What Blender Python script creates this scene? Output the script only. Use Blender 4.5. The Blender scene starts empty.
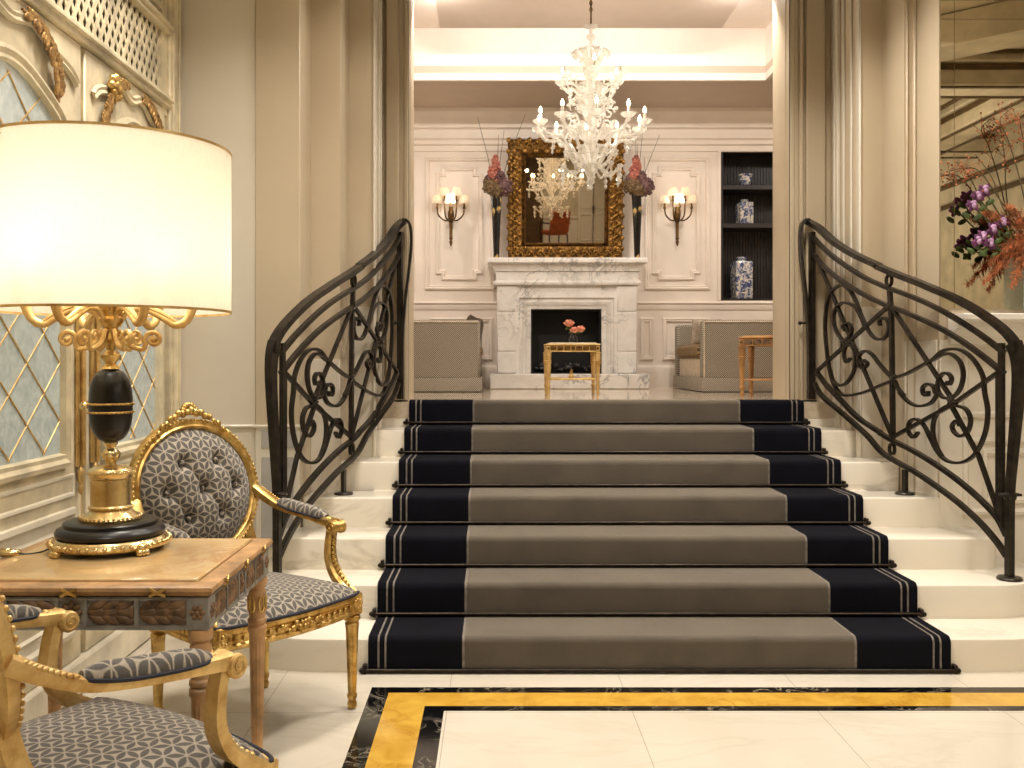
import bpy, bmesh, math, random
from math import sin, cos, pi, sqrt, radians, atan2
from mathutils import Vector, Matrix
random.seed(7)
SC = bpy.context.scene
COL = SC.collection
# ------------------------------------------------------------------ camera model (frame 1024 x 768)
F, VX, VY, H = 958.0, 495.0, 359.0, 1.302
def X_at(px, Y): return (px - VX) * Y / F
def Z_at(py, Y): return H - (py - VY) * Y / F
# ------------------------------------------------------------------ materials
def lin(c):
    return tuple((x / 255 / 12.92 if x / 255 <= 0.04045 else ((x / 255 + 0.055) / 1.055) ** 2.4) for x in c) + (1.0,)
class NT:
    def __init__(s, name):
        s.m = bpy.data.materials.new(name); s.m.use_nodes = True
        s.t = s.m.node_tree; s.n = s.t.nodes; s.l = s.t.links
        s.b = s.n['Principled BSDF']; s.out = s.n['Material Output']
    def node(s, t, **k):
        n = s.n.new(t)
        for a, v in k.items(): setattr(n, a, v)
        return n
    def link(s, a, b): s.l.new(a, b)
    def math(s, op, a, b=None, c=None):
        n = s.node('ShaderNodeMath', operation=op)
        for i, v in enumerate((a, b, c)):
            if v is None: continue
            if isinstance(v, (int, float)): n.inputs[i].default_value = v
            else: s.link(v, n.inputs[i])
        return n.outputs[0]
    def coord(s, scale=(1, 1, 1)):
        tc = s.node('ShaderNodeTexCoord'); mp = s.node('ShaderNodeMapping')
        mp.inputs['Scale'].default_value = scale
        s.link(tc.outputs['Object'], mp.inputs['Vector']); return mp.outputs[0]
    def noise(s, vec, scale, detail=4, rough=.55, dist=0):
        n = s.node('ShaderNodeTexNoise'); n.inputs['Scale'].default_value = scale
        n.inputs['Detail'].default_value = detail; n.inputs['Roughness'].default_value = rough
        n.inputs['Distortion'].default_value = dist
        s.link(vec, n.inputs['Vector']); return n.outputs['Fac']
    def ramp(s, fac, stops, interp='LINEAR'):
        r = s.node('ShaderNodeValToRGB'); e = r.color_ramp; e.interpolation = interp
        while len(e.elements) < len(stops): e.elements.new(0.5)
        for el, (p, c) in zip(e.elements, stops): el.position = p; el.color = c if len(c) == 4 else lin(c)
        s.link(fac, r.inputs['Fac']); return r.outputs['Color']
    def mix(s, fac, a, b):
        n = s.node('ShaderNodeMix', data_type='RGBA')
        for sock, v in ((n.inputs[0], fac), (n.inputs[6], a), (n.inputs[7], b)):
            if isinstance(v, (int, float)): sock.default_value = v
            elif isinstance(v, tuple): sock.default_value = v if len(v) == 4 else lin(v)
            else: s.link(v, sock)
        return n.outputs[2]
    def bump(s, fac, strength=.3, dist=.01):
        b = s.node('ShaderNodeBump'); b.inputs['Strength'].default_value = strength
        b.inputs['Distance'].default_value = dist
        s.link(fac, b.inputs['Height']); s.link(b.outputs[0], s.b.inputs['Normal'])
    def set(s, color=None, rough=None, metal=None, **k):
        if color is not None:
            if isinstance(color, tuple): s.b.inputs['Base Color'].default_value = color if len(color) == 4 else lin(color)
            else: s.link(color, s.b.inputs['Base Color'])
        if rough is not None:
            if isinstance(rough, (int, float)): s.b.inputs['Roughness'].default_value = rough
            else: s.link(rough, s.b.inputs['Roughness'])
        if metal is not None: s.b.inputs['Metallic'].default_value = metal
        for a, v in k.items(): s.b.inputs[a].default_value = v
        return s.m
def plain(name, c, rough=.5, metal=0, var=0.06, scale=6, bump=0, bscale=60, **k):
    t = NT(name); v = t.coord()
    f = t.noise(v, scale)
    d = tuple(max(0, x * (1 - var * 2)) for x in c); e = tuple(min(255, x * (1 + var)) for x in c)
    t.set(t.ramp(f, [(.3, d), (.7, e)]), rough, metal, **k)
    if bump: t.bump(t.noise(v, bscale), bump, .004)
    return t.m
def marble(name, base, vein, scale=1.5, rough=.15, amount=.5, warm=None, stretch=(1, 1, 1)):
    t = NT(name); v = t.coord(stretch)
    a = t.noise(v, scale, 8, .6, 1.6)
    r = t.math('ABSOLUTE', t.math('SUBTRACT', a, .5))
    line = t.ramp(r, [(0, (255, 255, 255)), (.035, (0, 0, 0))])
    msk = t.noise(v, scale * .7, 3)
    msk = t.ramp(msk, [(.45, (0, 0, 0)), (.62, (255, 255, 255))])
    cloud = t.noise(v, scale * 2.1, 6, .6, .8)
    c0 = t.ramp(cloud, [(.3, warm or tuple(x * .93 for x in base)), (.65, base)])
    fac = t.math('MULTIPLY', t.math('MULTIPLY', line, msk), amount)
    t.set(t.mix(fac, c0, vein), rough)
    return t.m
def gilt(name, hi, lo, rough=.33, scale=22, metal=1.0, bump=.25):
    t = NT(name); v = t.coord(); f = t.noise(v, scale, 5, .6)
    t.set(t.ramp(f, [(.32, lo), (.6, hi)]), t.ramp(f, [(.3, (rough + .2,) * 3 + (1,)), (.7, (rough,) * 3 + (1,))]), metal)
    if bump: t.bump(f, bump, .004)
    return t.m
def petals(name, ax, a, dark, light, back=False):
    """six-petal lattice: lens shapes along the three directions of a triangular grid"""
    t = NT(name); tc = t.node('ShaderNodeTexCoord'); sp = t.node('ShaderNodeSeparateXYZ')
    t.link(tc.outputs['Object'], sp.inputs[0])
    x, y = sp.outputs[ax[0]], sp.outputs[ax[1]]
    h = a * sqrt(3) / 2; m = None
    for k in range(3):
        c, s_ = cos(k * pi / 3), sin(k * pi / 3)
        u = t.math('ADD', t.math('MULTIPLY', x, c), t.math('MULTIPLY', y, s_))
        v = t.math('ADD', t.math('MULTIPLY', x, -s_), t.math('MULTIPLY', y, c))
        row = t.math('ROUND', t.math('DIVIDE', v, h))
        vv = t.math('ABSOLUTE', t.math('SUBTRACT', v, t.math('MULTIPLY', row, h)))
        uu = t.math('FRACT', t.math('DIVIDE', t.math('SUBTRACT', u, t.math('MULTIPLY', row, a / 2)), a))
        q = t.math('MULTIPLY', t.math('SUBTRACT', uu, .5), 2.25)
        w = t.math('MULTIPLY', t.math('SUBTRACT', 1.0, t.math('MULTIPLY', q, q)), a * .185)
        d = t.math('SUBTRACT', w, vv)
        m = d if m is None else t.math('MAXIMUM', m, d)
    fac = t.math('MULTIPLY', m, 1 / (a * .05)); fac.node.use_clamp = True
    vec = t.coord(); n = t.noise(vec, 260, 2)
    dk = t.ramp(n, [(.3, tuple(q * .8 for q in dark)), (.7, dark)]); lt = t.ramp(n, [(.3, tuple(q * .85 for q in light)), (.7, light)])
    t.set(t.mix(fac, lt, dk), .75); t.b.inputs['Sheen Weight'].default_value = .25
    t.bump(t.math('MULTIPLY', fac, -1), .35, .002)
    return t.m
def emit(name, c, strength):
    t = NT(name); t.set(c, .4); t.b.inputs['Emission Color'].default_value = lin(c); t.b.inputs['Emission Strength'].default_value = strength
    return t.m

M = {}
M['wall'] = plain('wall paint', (198, 182, 156), .38, var=.015, scale=2)
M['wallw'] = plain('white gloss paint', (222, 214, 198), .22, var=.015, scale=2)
M['lounge'] = plain('lounge paint', (236, 224, 212), .5, var=.01)
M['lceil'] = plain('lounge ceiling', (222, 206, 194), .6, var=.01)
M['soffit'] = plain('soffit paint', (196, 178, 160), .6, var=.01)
M['white'] = plain('white trim', (240, 234, 224), .35, var=.01)
M['step'] = marble('stair marble', (224, 216, 201), (170, 158, 138), 1.6, .16, .4, (226, 217, 200), (.5, 1.2, 1.6))
M['greymarble'] = marble('grey marble', (176, 174, 170), (140, 138, 136), 3, .12, .5)
M['carrara'] = marble('carrara', (232, 228, 222), (128, 126, 128), 3.0, .2, .8, (216, 210, 203))
M['tablemarble'] = marble('rosy marble', (220, 190, 140), (190, 130, 90), 5, .12, .5, (208, 170, 116))
M['lfloor'] = marble('lounge floor', (202, 186, 164), (150, 130, 110), 1.6, .06, .4)
M['blackm'] = marble('black marble', (14, 13, 13), (170, 160, 140), 7, .08, .6, (9, 9, 9))
M['yellowm'] = marble('yellow marble', (208, 166, 68), (168, 112, 34), 4, .1, .7, (184, 138, 46))
M['navy'] = plain('navy carpet', (15, 15, 22), .95, var=.1, scale=8, bump=.5, bscale=420)
M['greyc'] = plain('grey carpet', (90, 82, 72), .95, var=.05, scale=5, bump=.5, bscale=420)
M['stripe'] = plain('stripe carpet', (118, 110, 101), .95, var=.1, scale=40)
for _k, _w in (('greyc', 1.0), ('navy', .1)):
    _b = M[_k].node_tree.nodes['Principled BSDF']; _b.inputs['Sheen Weight'].default_value = _w; _b.inputs['Sheen Roughness'].default_value = .45; _b.inputs['Sheen Tint'].default_value = (.62, .57, .5, 1) if _k == 'greyc' else (.1, .1, .11, 1); _b.inputs['Specular IOR Level'].default_value = .1
M['bronze'] = plain('dark bronze', (50, 42, 34), .32, .8, var=.15, scale=20)
M['iron'] = plain('wrought iron', (46, 40, 33), .34, .5, var=.25, scale=18, bump=.25, bscale=70)
M['gold'] = gilt('gilding', (226, 194, 124), (160, 122, 62), .3)
M['goldp'] = gilt('polished brass', (238, 216, 164), (200, 168, 108), .16, 8, bump=0)
M['goldw'] = gilt('worn pale gilding', (228, 198, 136), (190, 150, 88), .4, 16, .75)
M['antique'] = gilt('antique frame', (128, 92, 44), (44, 28, 12), .4, 30, .85, .5)
M['black'] = plain('black lacquer', (13, 11, 10), .3, var=.1)
M['fabxy'] = petals('petal fabric seat', (0, 1), .046, (86, 80, 74), (174, 163, 146))
M['fabxz'] = petals('petal fabric back', (0, 2), .046, (86, 80, 74), (174, 163, 146))
M['piping'] = plain('navy piping', (30, 33, 48), .7, var=.1, scale=200)
M['wood'] = plain('waxed wood', (186, 146, 102), .4, var=.12, scale=14)
M['woodd'] = plain('carved walnut', (124, 96, 70), .45, var=.2, scale=30)
M['greyp'] = plain('grey painted wood', (142, 138, 130), .5, var=.1, scale=25)
M['rococo'] = plain('aged cream paint', (220, 206, 174), .42, var=.1, scale=5, bump=.15, bscale=25)
M['rococow'] = plain('aged white paint', (226, 216, 194), .4, var=.06, scale=5)
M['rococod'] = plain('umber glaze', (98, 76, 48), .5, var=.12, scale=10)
M['hole'] = plain('dark backing', (62, 46, 28), .8, var=.05)
M['wenge'] = plain('wenge', (44, 38, 38), .4, var=.12, scale=8)
M['soot'] = plain('soot', (16, 15, 15), .75, var=.1)
M['wax'] = plain('candle sleeve', (236, 228, 210), .5, var=.02)
M['bulb'] = emit('lit bulb', (255, 234, 196), 34)
M['orange'] = plain('rust leather', (168, 84, 40), .5, var=.1)
M['darkwood'] = plain('dark wood', (52, 32, 22), .4, var=.15)
M['leaf'] = plain('leaf', (74, 92, 44), .5, var=.25, scale=30)
M['stem'] = plain('stem', (92, 78, 48), .6, var=.15, scale=40)
M['rust'] = plain('rust plume', (196, 122, 80), .8, var=.2, scale=30)
M['mauve'] = plain('mauve hydrangea', (106, 76, 74), .7, var=.3, scale=60)
M['hgreen'] = plain('green hydrangea', (112, 90, 60), .7, var=.3, scale=60)
M['coral'] = plain('coral flower', (176, 106, 90), .7, var=.25, scale=60)
M['rose'] = plain('peach rose', (238, 150, 122), .6, var=.15, scale=60)
M['orchid'] = plain('purple orchid', (104, 46, 92), .5, var=.35, scale=70)
M['orchidl'] = plain('pale orchid', (190, 150, 188), .5, var=.2, scale=70)
def glassy(name, c, mixf=.35, rough=.08):
    t = NT(name); t.set(c, rough); t.b.inputs['Specular IOR Level'].default_value = .9
    tr = t.node('ShaderNodeBsdfTransparent'); tl = t.node('ShaderNodeBsdfTranslucent'); tl.inputs[0].default_value = lin(c)
    m1 = t.node('ShaderNodeMixShader'); m2 = t.node('ShaderNodeMixShader')
    m1.inputs[0].default_value = .4; t.link(t.b.outputs[0], m1.inputs[1]); t.link(tl.outputs[0], m1.inputs[2])
    m2.inputs[0].default_value = mixf; t.link(m1.outputs[0], m2.inputs[1]); t.link(tr.outputs[0], m2.inputs[2])
    t.link(m2.outputs[0], t.out.inputs[0]); return t.m
M['murano'] = glassy('milky blown glass', (240, 236, 228), .5)
M['clear'] = glassy('clear glass', (214, 220, 214), .6)
def shade_mat(name, c, tf=.55):
    t = NT(name); v = t.coord((1, 1, 1))
    n = t.noise(t.coord((90, 90, 9)), 6, 3)
    col = t.ramp(n, [(.3, tuple(q * .96 for q in c)), (.7, c)])
    d = t.node('ShaderNodeBsdfDiffuse'); tl = t.node('ShaderNodeBsdfTranslucent'); mx = t.node('ShaderNodeMixShader')
    t.link(col, d.inputs[0]); t.link(col, tl.inputs[0]); mx.inputs[0].default_value = tf
    t.link(d.outputs[0], mx.inputs[1]); t.link(tl.outputs[0], mx.inputs[2]); t.link(mx.outputs[0], t.out.inputs[0]); return t.m
M['shade'] = shade_mat('silk shade', (250, 242, 224))
M['sshade'] = shade_mat('sconce shade', (250, 240, 224), .6)
def mirror_mat(name, c=(236, 226, 204), rough=.01):
    t = NT(name); return t.set(c, rough, 1.0)
M['mirror'] = mirror_mat('aged mirror', (232, 222, 198), .015)
M['mirror2'] = mirror_mat('mantel mirror', (206, 190, 164), .015)
def dglass():
    t = NT('door glass'); v = t.coord()
    n = t.noise(v, 26, 4, .6, .6); t.set(t.ramp(n, [(.3, (168, 180, 180)), (.7, (202, 212, 210))]), .12); t.bump(n, .3, .004); return t.m
M['dglass'] = dglass()
def delft():
    t = NT('blue and white porcelain'); v = t.coord((1, 1, 1)); n = t.noise(v, 24, 5, .65, 1.2)
    t.set(t.ramp(n, [(.42, (62, 72, 112)), (.5, (150, 154, 170)), (.56, (216, 207, 188))]), .12); return t.m
M['delft'] = delft()
def vasem():
    t = NT('black and gold vase'); v = t.coord((1, 1, .6)); n = t.noise(v, 9, 2, .5)
    t.set(t.ramp(n, [(.56, (16, 13, 12)), (.6, (190, 160, 100))]), .2); return t.m
M['vase'] = vasem()
def weave(name, dark, light, s):
    t = NT(name); tc = t.node('ShaderNodeTexCoord'); sp = t.node('ShaderNodeSeparateXYZ'); t.link(tc.outputs['Object'], sp.inputs[0])
    x = t.math('ADD', sp.outputs[0], sp.outputs[1]); z = sp.outputs[2]
    a = t.math('SINE', t.math('MULTIPLY', t.math('ADD', x, z), s)); b = t.math('SINE', t.math('MULTIPLY', t.math('SUBTRACT', x, z), s))
    p = t.math('ABSOLUTE', t.math('MULTIPLY', a, b))
    t.set(t.ramp(p, [(.2, light), (.42, dark)]), .85); return t.m
M['weave'] = weave('woven upholstery', (84, 77, 68), (190, 178, 160), 190)
M['seatdark'] = plain('brown velvet', (84, 70, 56), .7, var=.15, scale=30)
M['striped'] = weave('striped cushion', (66, 52, 38), (170, 138, 96), 70)
M['beige'] = plain('beige cushion', (170, 156, 138), .8, var=.1, scale=30)
M['linen'] = plain('pale skirt', (206, 190, 168), .8, var=.06, scale=20)
# ------------------------------------------------------------------ mesh builder
class MB:
    def __init__(s): s.v, s.f, s.m, s.s = [], [], [], []
    def add(s, vs, fs, mat=0, smooth=False):
        o = len(s.v); s.v += [tuple(v) for v in vs]
        for f in fs: s.f.append(tuple(i + o for i in f)); s.m.append(mat); s.s.append(smooth)
        return o
    def mark(s): return len(s.v)
    def xf(s, mk, mat):
        for i in range(mk, len(s.v)): s.v[i] = tuple(mat @ Vector(s.v[i]))
        return s
    def box(s, x0, x1, y0, y1, z0, z1, c=0, mat=0):
        if c <= 0:
            vs = [(x, y, z) for x in (x0, x1) for y in (y0, y1) for z in (z0, z1)]
            s.add(vs, [(0, 1, 3, 2), (4, 6, 7, 5), (0, 4, 5, 1), (2, 3, 7, 6), (0, 2, 6, 4), (1, 5, 7, 3)], mat); return s
        c = min(c, abs(x1 - x0) * .45, abs(y1 - y0) * .45, abs(z1 - z0) * .45)
        L = ((x0, x1), (y0, y1), (z0, z1)); vs = []; idx = {}
        for i in (0, 1):
            for j in (0, 1):
                for k in (0, 1):
                    for ax in range(3):
                        p = []
                        for a, b in enumerate((i, j, k)):
                            q = L[a][b]
                            if a != ax: q += c if b == 0 else -c
                            p.append(q)
                        idx[(i, j, k, ax)] = len(vs); vs.append(p)
        fs = []
        for ax in range(3):
            a, b = [q for q in range(3) if q != ax]
            for e in (0, 1):
                loop = []
                for (p, q) in ((0, 0), (1, 0), (1, 1), (0, 1)):
                    t = [0, 0, 0]; t[ax] = e; t[a] = p; t[b] = q; loop.append(idx[(*t, ax)])
                fs.append(loop)
        for ax in range(3):
            a, b = [q for q in range(3) if q != ax]
            for p in (0, 1):
                for q in (0, 1):
                    t0 = [0, 0, 0]; t1 = [0, 0, 0]; t0[a] = t1[a] = p; t0[b] = t1[b] = q; t1[ax] = 1
                    fs.append([idx[(*t0, a)], idx[(*t0, b)], idx[(*t1, b)], idx[(*t1, a)]])
        for i in (0, 1):
            for j in (0, 1):
                for k in (0, 1): fs.append([idx[(i, j, k, 0)], idx[(i, j, k, 1)], idx[(i, j, k, 2)]])
        s.add(vs, fs, mat); return s
    def lathe(s, prof, n=24, c=(0, 0, 0), mat=0, flute=0, amp=0.0, frange=None, smooth=True):
        vs, fs = [], []
        for (r, z) in prof:
            for i in range(n):
                a = 2 * pi * i / n; rr = r
                if flute and (frange is None or frange[0] <= z <= frange[1]): rr = r * (1 - amp * (.5 + .5 * cos(flute * a)))
                vs.append((c[0] + rr * cos(a), c[1] + rr * sin(a), c[2] + z))
        for k in range(len(prof) - 1):
            for i in range(n):
                j = (i + 1) % n; fs.append((k * n + i, k * n + j, (k + 1) * n + j, (k + 1) * n + i))
        fs.append(tuple(range(n - 1, -1, -1))); fs.append(tuple(range((len(prof) - 1) * n, len(prof) * n)))
        s.add(vs, fs, mat, smooth); return s
    def sweep(s, pts, prof, ups=None, closed=False, mat=0, scale=None, smooth=False, caps=True):
        """prof: 2-D points (a along side axis, b along up axis)."""
        pts = [Vector(p) for p in pts]; n = len(pts); k = len(prof); vs, fs = [], []
        for i in range(n):
            if closed: t = pts[(i + 1) % n] - pts[i - 1]
            else: t = pts[min(i + 1, n - 1)] - pts[max(i - 1, 0)]
            t = t.normalized() if t.length > 1e-9 else Vector((0, 0, 1))
            up = Vector(ups[i]) if ups is not None else (Vector((0, 0, 1)) if abs(t.z) < .95 else Vector((0, 1, 0)))
            side = t.cross(up); side = side.normalized() if side.length > 1e-6 else t.orthogonal().normalized()
            up2 = side.cross(t).normalized()
            sc = 1 if scale is None else scale[i]
            if isinstance(sc, (int, float)): sc = (sc, sc)
            for (a, b) in prof: vs.append(pts[i] + side * a * sc[0] + up2 * b * sc[1])
        for i in range(n if closed else n - 1):
            j = (i + 1) % n
            for q in range(k):
                r = (q + 1) % k; fs.append((i * k + q, i * k + r, j * k + r, j * k + q))
        if not closed and caps: fs.append(tuple(range(k - 1, -1, -1))); fs.append(tuple(range((n - 1) * k, n * k)))
        s.add(vs, fs, mat, smooth); return s
    def tube(s, pts, r, n=8, closed=False, mat=0):
        pr = [(cos(2 * pi * i / n), sin(2 * pi * i / n)) for i in range(n)]
        pts = [Vector(p) for p in pts]
        sc = [r] * len(pts) if isinstance(r, (int, float)) else r
        # parallel transported frame
        ups = []; prev = None
        for i in range(len(pts)):
            t = (pts[(i + 1) % len(pts)] - pts[i - 1]) if closed else pts[min(i + 1, len(pts) - 1)] - pts[max(i - 1, 0)]
            if t.length < 1e-9: t = Vector((0, 0, 1))
            t.normalize()
            if prev is None: prev = t.orthogonal().normalized()
            prev = prev - t * prev.dot(t)
            prev = prev.normalized() if prev.length > 1e-6 else t.orthogonal().normalized()
            ups.append(prev.copy())
        return s.sweep(pts, pr, ups, closed, mat, sc, True)
    def ell(s, c, r, nu=12, nv=8, mat=0, rot=None):
        if isinstance(r, (int, float)): r = (r, r, r)
        vs, fs = [], []
        for j in range(1, nv):
            th = pi * j / nv
            for i in range(nu):
                a = 2 * pi * i / nu; vs.append(Vector((r[0] * sin(th) * cos(a), r[1] * sin(th) * sin(a), r[2] * cos(th))))
        vs.append(Vector((0, 0, r[2]))); vs.append(Vector((0, 0, -r[2])))
        for j in range(nv - 2):
            for i in range(nu):
                k = (i + 1) % nu; fs.append((j * nu + i, (j + 1) * nu + i, (j + 1) * nu + k, j * nu + k))
        t, b = len(vs) - 2, len(vs) - 1
        for i in range(nu):
            k = (i + 1) % nu; fs.append((t, i, k)); fs.append((b, (nv - 2) * nu + k, (nv - 2) * nu + i))
        if rot is not None: vs = [rot @ v for v in vs]
        s.add([v + Vector(c) for v in vs], fs, mat, True); return s
    def prism(s, poly, z0, z1, mat=0, ch=0):
        n = len(poly); P = [Vector((p[0], p[1])) for p in poly]
        area = sum(P[i - 1].x * P[i].y - P[i].x * P[i - 1].y for i in range(n))
        if area < 0: P.reverse()
        def off(d):
            out = []
            for i in range(n):
                a = (P[i] - P[i - 1]); b = (P[(i + 1) % n] - P[i]); a.normalize(); b.normalize()
                na, nb = Vector((-a.y, a.x)), Vector((-b.y, b.x)); m = na + nb
                m = m / max(m.dot(m) / 2, .3) if m.length > 1e-6 else na
                out.append(P[i] + m * d)
            return out
        rings = [(P, z0)]
        if ch: rings += [(P, z1 - ch), (off(ch * .3), z1 - ch * .3), (off(ch), z1)]
        else: rings.append((P, z1))
        vs = [(p.x, p.y, z) for R, z in rings for p in R]; fs = []
        for k in range(len(rings) - 1):
            for i in range(n):
                j = (i + 1) % n; fs.append((k * n + i, k * n + j, (k + 1) * n + j, (k + 1) * n + i))
        fs.append(tuple(range(n - 1, -1, -1))); fs.append(tuple(range((len(rings) - 1) * n, len(rings) * n)))
        s.add(vs, fs, mat, bool(ch)); return s
    def grid(s, nu, nv, fn, mat=0, smooth=True, closeu=False):
        vs = [fn(i, j) for j in range(nv) for i in range(nu)]; fs = []
        for j in range(nv - 1):
            for i in range(nu if closeu else nu - 1):
                k = (i + 1) % nu; fs.append((j * nu + i, j * nu + k, (j + 1) * nu + k, (j + 1) * nu + i))
        s.add(vs, fs, mat, smooth); return s
    def build(s, name, mats, parent=None, label=None, cat=None, group=None, kind=None, ang=38):
        me = bpy.data.meshes.new(name); me.from_pydata(s.v, [], s.f)
        if not isinstance(mats, (list, tuple)): mats = [mats]
        for m in mats: me.materials.append(m)
        me.polygons.foreach_set('material_index', s.m); me.polygons.foreach_set('use_smooth', s.s)
        bm = bmesh.new(); bm.from_mesh(me); bmesh.ops.recalc_face_normals(bm, faces=bm.faces); bm.to_mesh(me); bm.free()
        me.set_sharp_from_angle(angle=radians(ang)); me.update()
        o = bpy.data.objects.new(name, me); COL.objects.link(o)
        if parent is not None: o.parent = parent
        return tag(o, label, cat, group, kind)
def tag(o, label=None, cat=None, group=None, kind=None):
    if label: o['label'] = label
    if cat: o['category'] = cat
    if group: o['group'] = group
    if kind: o['kind'] = kind
    return o
def thing(name, label, cat, loc=(0, 0, 0), rz=0, group=None, kind=None):
    o = bpy.data.objects.new(name, None); COL.objects.link(o); o.empty_display_size = .05
    o.location = loc; o.rotation_euler = (0, 0, rz)
    return tag(o, label, cat, group, kind)
def copytree(o, loc=None, rz=None, label=None, parent=None):
    c = o.copy(); COL.objects.link(c)
    if parent is not None: c.parent = parent
    if loc is not None: c.location = loc
    if rz is not None: c.rotation_euler = (0, 0, rz)
    if label: c['label'] = label
    for ch in list(o.children): copytree(ch, parent=c)
    return c
def cat_rom(P, n=8, closed=False):
    P = [Vector(p) for p in P]; out = []; m = len(P)
    for i in range(m if closed else m - 1):
        p1, p2 = P[i], P[(i + 1) % m]
        p0 = P[i - 1] if (closed or i > 0) else p1 * 2 - p2
        p3 = P[(i + 2) % m] if (closed or i + 2 < m) else p2 * 2 - p1
        for k in range(n):
            t = k / n
            out.append(.5 * ((2 * p1) + (p2 - p0) * t + (2 * p0 - 5 * p1 + 4 * p2 - p3) * t * t + (3 * p1 - p0 - 3 * p2 + p3) * t ** 3))
    if not closed: out.append(P[-1])
    return out
def rect(w, h): return [(-w / 2, -h / 2), (w / 2, -h / 2), (w / 2, h / 2), (-w / 2, h / 2)]
def rotm(ax, ang): return Matrix.Rotation(ang, 4, ax)
def trn(x, y, z): return Matrix.Translation((x, y, z))
# ------------------------------------------------------------------ setting
def offset2(P, d):
    n = len(P); P = [Vector((p[0], p[1])) for p in P]
    area = sum(P[i - 1].x * P[i].y - P[i].x * P[i - 1].y for i in range(n)); sg = 1 if area > 0 else -1
    out = []
    for i in range(n):
        a = P[i] - P[i - 1]; b = P[(i + 1) % n] - P[i]; a.normalize(); b.normalize()
        na, nb = Vector((-a.y, a.x)) * sg, Vector((-b.y, b.x)) * sg; m = na + nb
        m = m / max(m.dot(m) / 2, .25) if m.length > 1e-6 else na
        out.append(P[i] + m * d)
    return out
def frame_loop(mb, poly, prof, fn, mat=0, smooth=False, fill=None):
    """moulding round a closed outline; prof = [(inward offset, height)], fn(u, v, h) -> point"""
    n = len(poly); vs = []
    for (d, h) in prof: vs += [fn(p.x, p.y, h) for p in offset2(poly, d)]
    fs = []
    for k in range(len(prof) - 1):
        for i in range(n):
            j = (i + 1) % n; fs.append((k * n + i, k * n + j, (k + 1) * n + j, (k + 1) * n + i))
    mb.add(vs, fs, mat, smooth)
    if fill is not None:
        o = len(mb.v) - n; mb.f.append(tuple(range(o, o + n))); mb.m.append(fill); mb.s.append(False)
def rpoly(x0, x1, z0, z1): return [(x0, z0), (x1, z0), (x1, z1), (x0, z1)]
def npoly(x0, x1, z0, z1, c): return [(x0 + c, z0), (x1 - c, z0), (x1 - c, z0 + c), (x1, z0 + c), (x1, z1 - c), (x1 - c, z1 - c), (x1 - c, z1), (x0 + c, z1), (x0 + c, z1 - c), (x0, z1 - c), (x0, z0 + c), (x0 + c, z0 + c)]
def st(mb, name, mats, **k): return mb.build(name, mats, kind='structure', **k)
def onY(Y): return lambda u, v, h: (u, Y - h, v)
XL, XR, CZ = -1.65, 5.4, 3.75
# --- hall floor: slabs with the black and yellow marble border
def floor_tile():
    t = NT('hall floor marble'); v = t.coord((1, 1, 1)); a = t.noise(t.coord((.5, 1.3, 1)), 1.5, 8, .6, 1.2)
    line = t.ramp(t.math('ABSOLUTE', t.math('SUBTRACT', a, .5)), [(0, (255, 255, 255)), (.03, (0, 0, 0))])
    c0 = t.ramp(t.noise(v, 1.1, 5), [(.3, (200, 190, 172)), (.7, (214, 206, 191))])
    c1 = t.mix(t.math('MULTIPLY', line, .16), c0, (170, 156, 132))
    sp = t.node('ShaderNodeSeparateXYZ'); tc = t.node('ShaderNodeTexCoord'); t.link(tc.outputs['Object'], sp.inputs[0])
    def joint(o, ph): 
        f = t.math('FRACT', t.math('DIVIDE', t.math('SUBTRACT', o, ph), .686)); return t.math('LESS_THAN', f, .0045)
    j = t.math('MAXIMUM', joint(sp.outputs[0], -.18), joint(sp.outputs[1], 2.84))
    t.set(t.mix(t.math('MULTIPLY', j, .55), c1, (120, 110, 96)), .13); return t.m
M['tile'] = floor_tile()
mb = MB()
bx = [XL, -.488, -.415, -.264, -.189, XR]; by = [-7.5, 3.544, 3.595, 3.738, 3.80, 6.0]
def ring_ix(i, j):
    a = max(0, 4 - i) if i < 4 else 4; a = i; b = 4 - j
    return min(a, b)
for i in range(5):
    for j in range(5):
        r = min(i, 4 - j)
        mm = {0: 0, 1: 1, 2: 2, 3: 1, 4: 0}[r]
        mb.add([(bx[i], by[j], 0), (bx[i + 1], by[j], 0), (bx[i + 1], by[j + 1], 0), (bx[i], by[j + 1], 0)], [(0, 1, 2, 3)], mm)
mk = len(mb.v); mb.box(XL - .2, XR + .2, -7.7, 6.3, -.15, -.001)
st(mb, 'floor', [M['tile'], M['blackm'], M['yellowm']])
# --- stepped door surround, both sides
def surround(name, mir, extra):
    X = (lambda x: 1.364 - x) if mir else (lambda x: x)
    mb = MB()
    if mir: P = [(-.539, 6.35), (-.539, 6.0), (-.70, 6.0), (-.70, 5.5), (-.84, 5.5), (-.84, 5.2), (-1.0, 5.2), (-1.0, 4.93), (XL - .2, 4.93), (XL - .2, 6.35)]
    else: P = [(1.841, 6.35), (1.841, 6.0), (2.10, 6.0), (2.10, 5.5), (2.22, 5.5), (2.22, 5.2), (2.285, 5.2), (2.285, 4.93), (XR + .2, 4.93), (XR + .2, 6.35)]
    mb.prism(P, 0, CZ); o = st(mb, name, M['wall'])
    return o
surround('wall_front_left', True, None); surround('wall_front_right', False, None)
mb = MB(); mb.box(-.60, 1.90, 6.0, 6.35, 3.72, 4.05); mb.box(XL - .2, XR + .2, 5.0, 6.35, CZ, 4.05); st(mb, 'wall_front_top', M['wall'])
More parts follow.
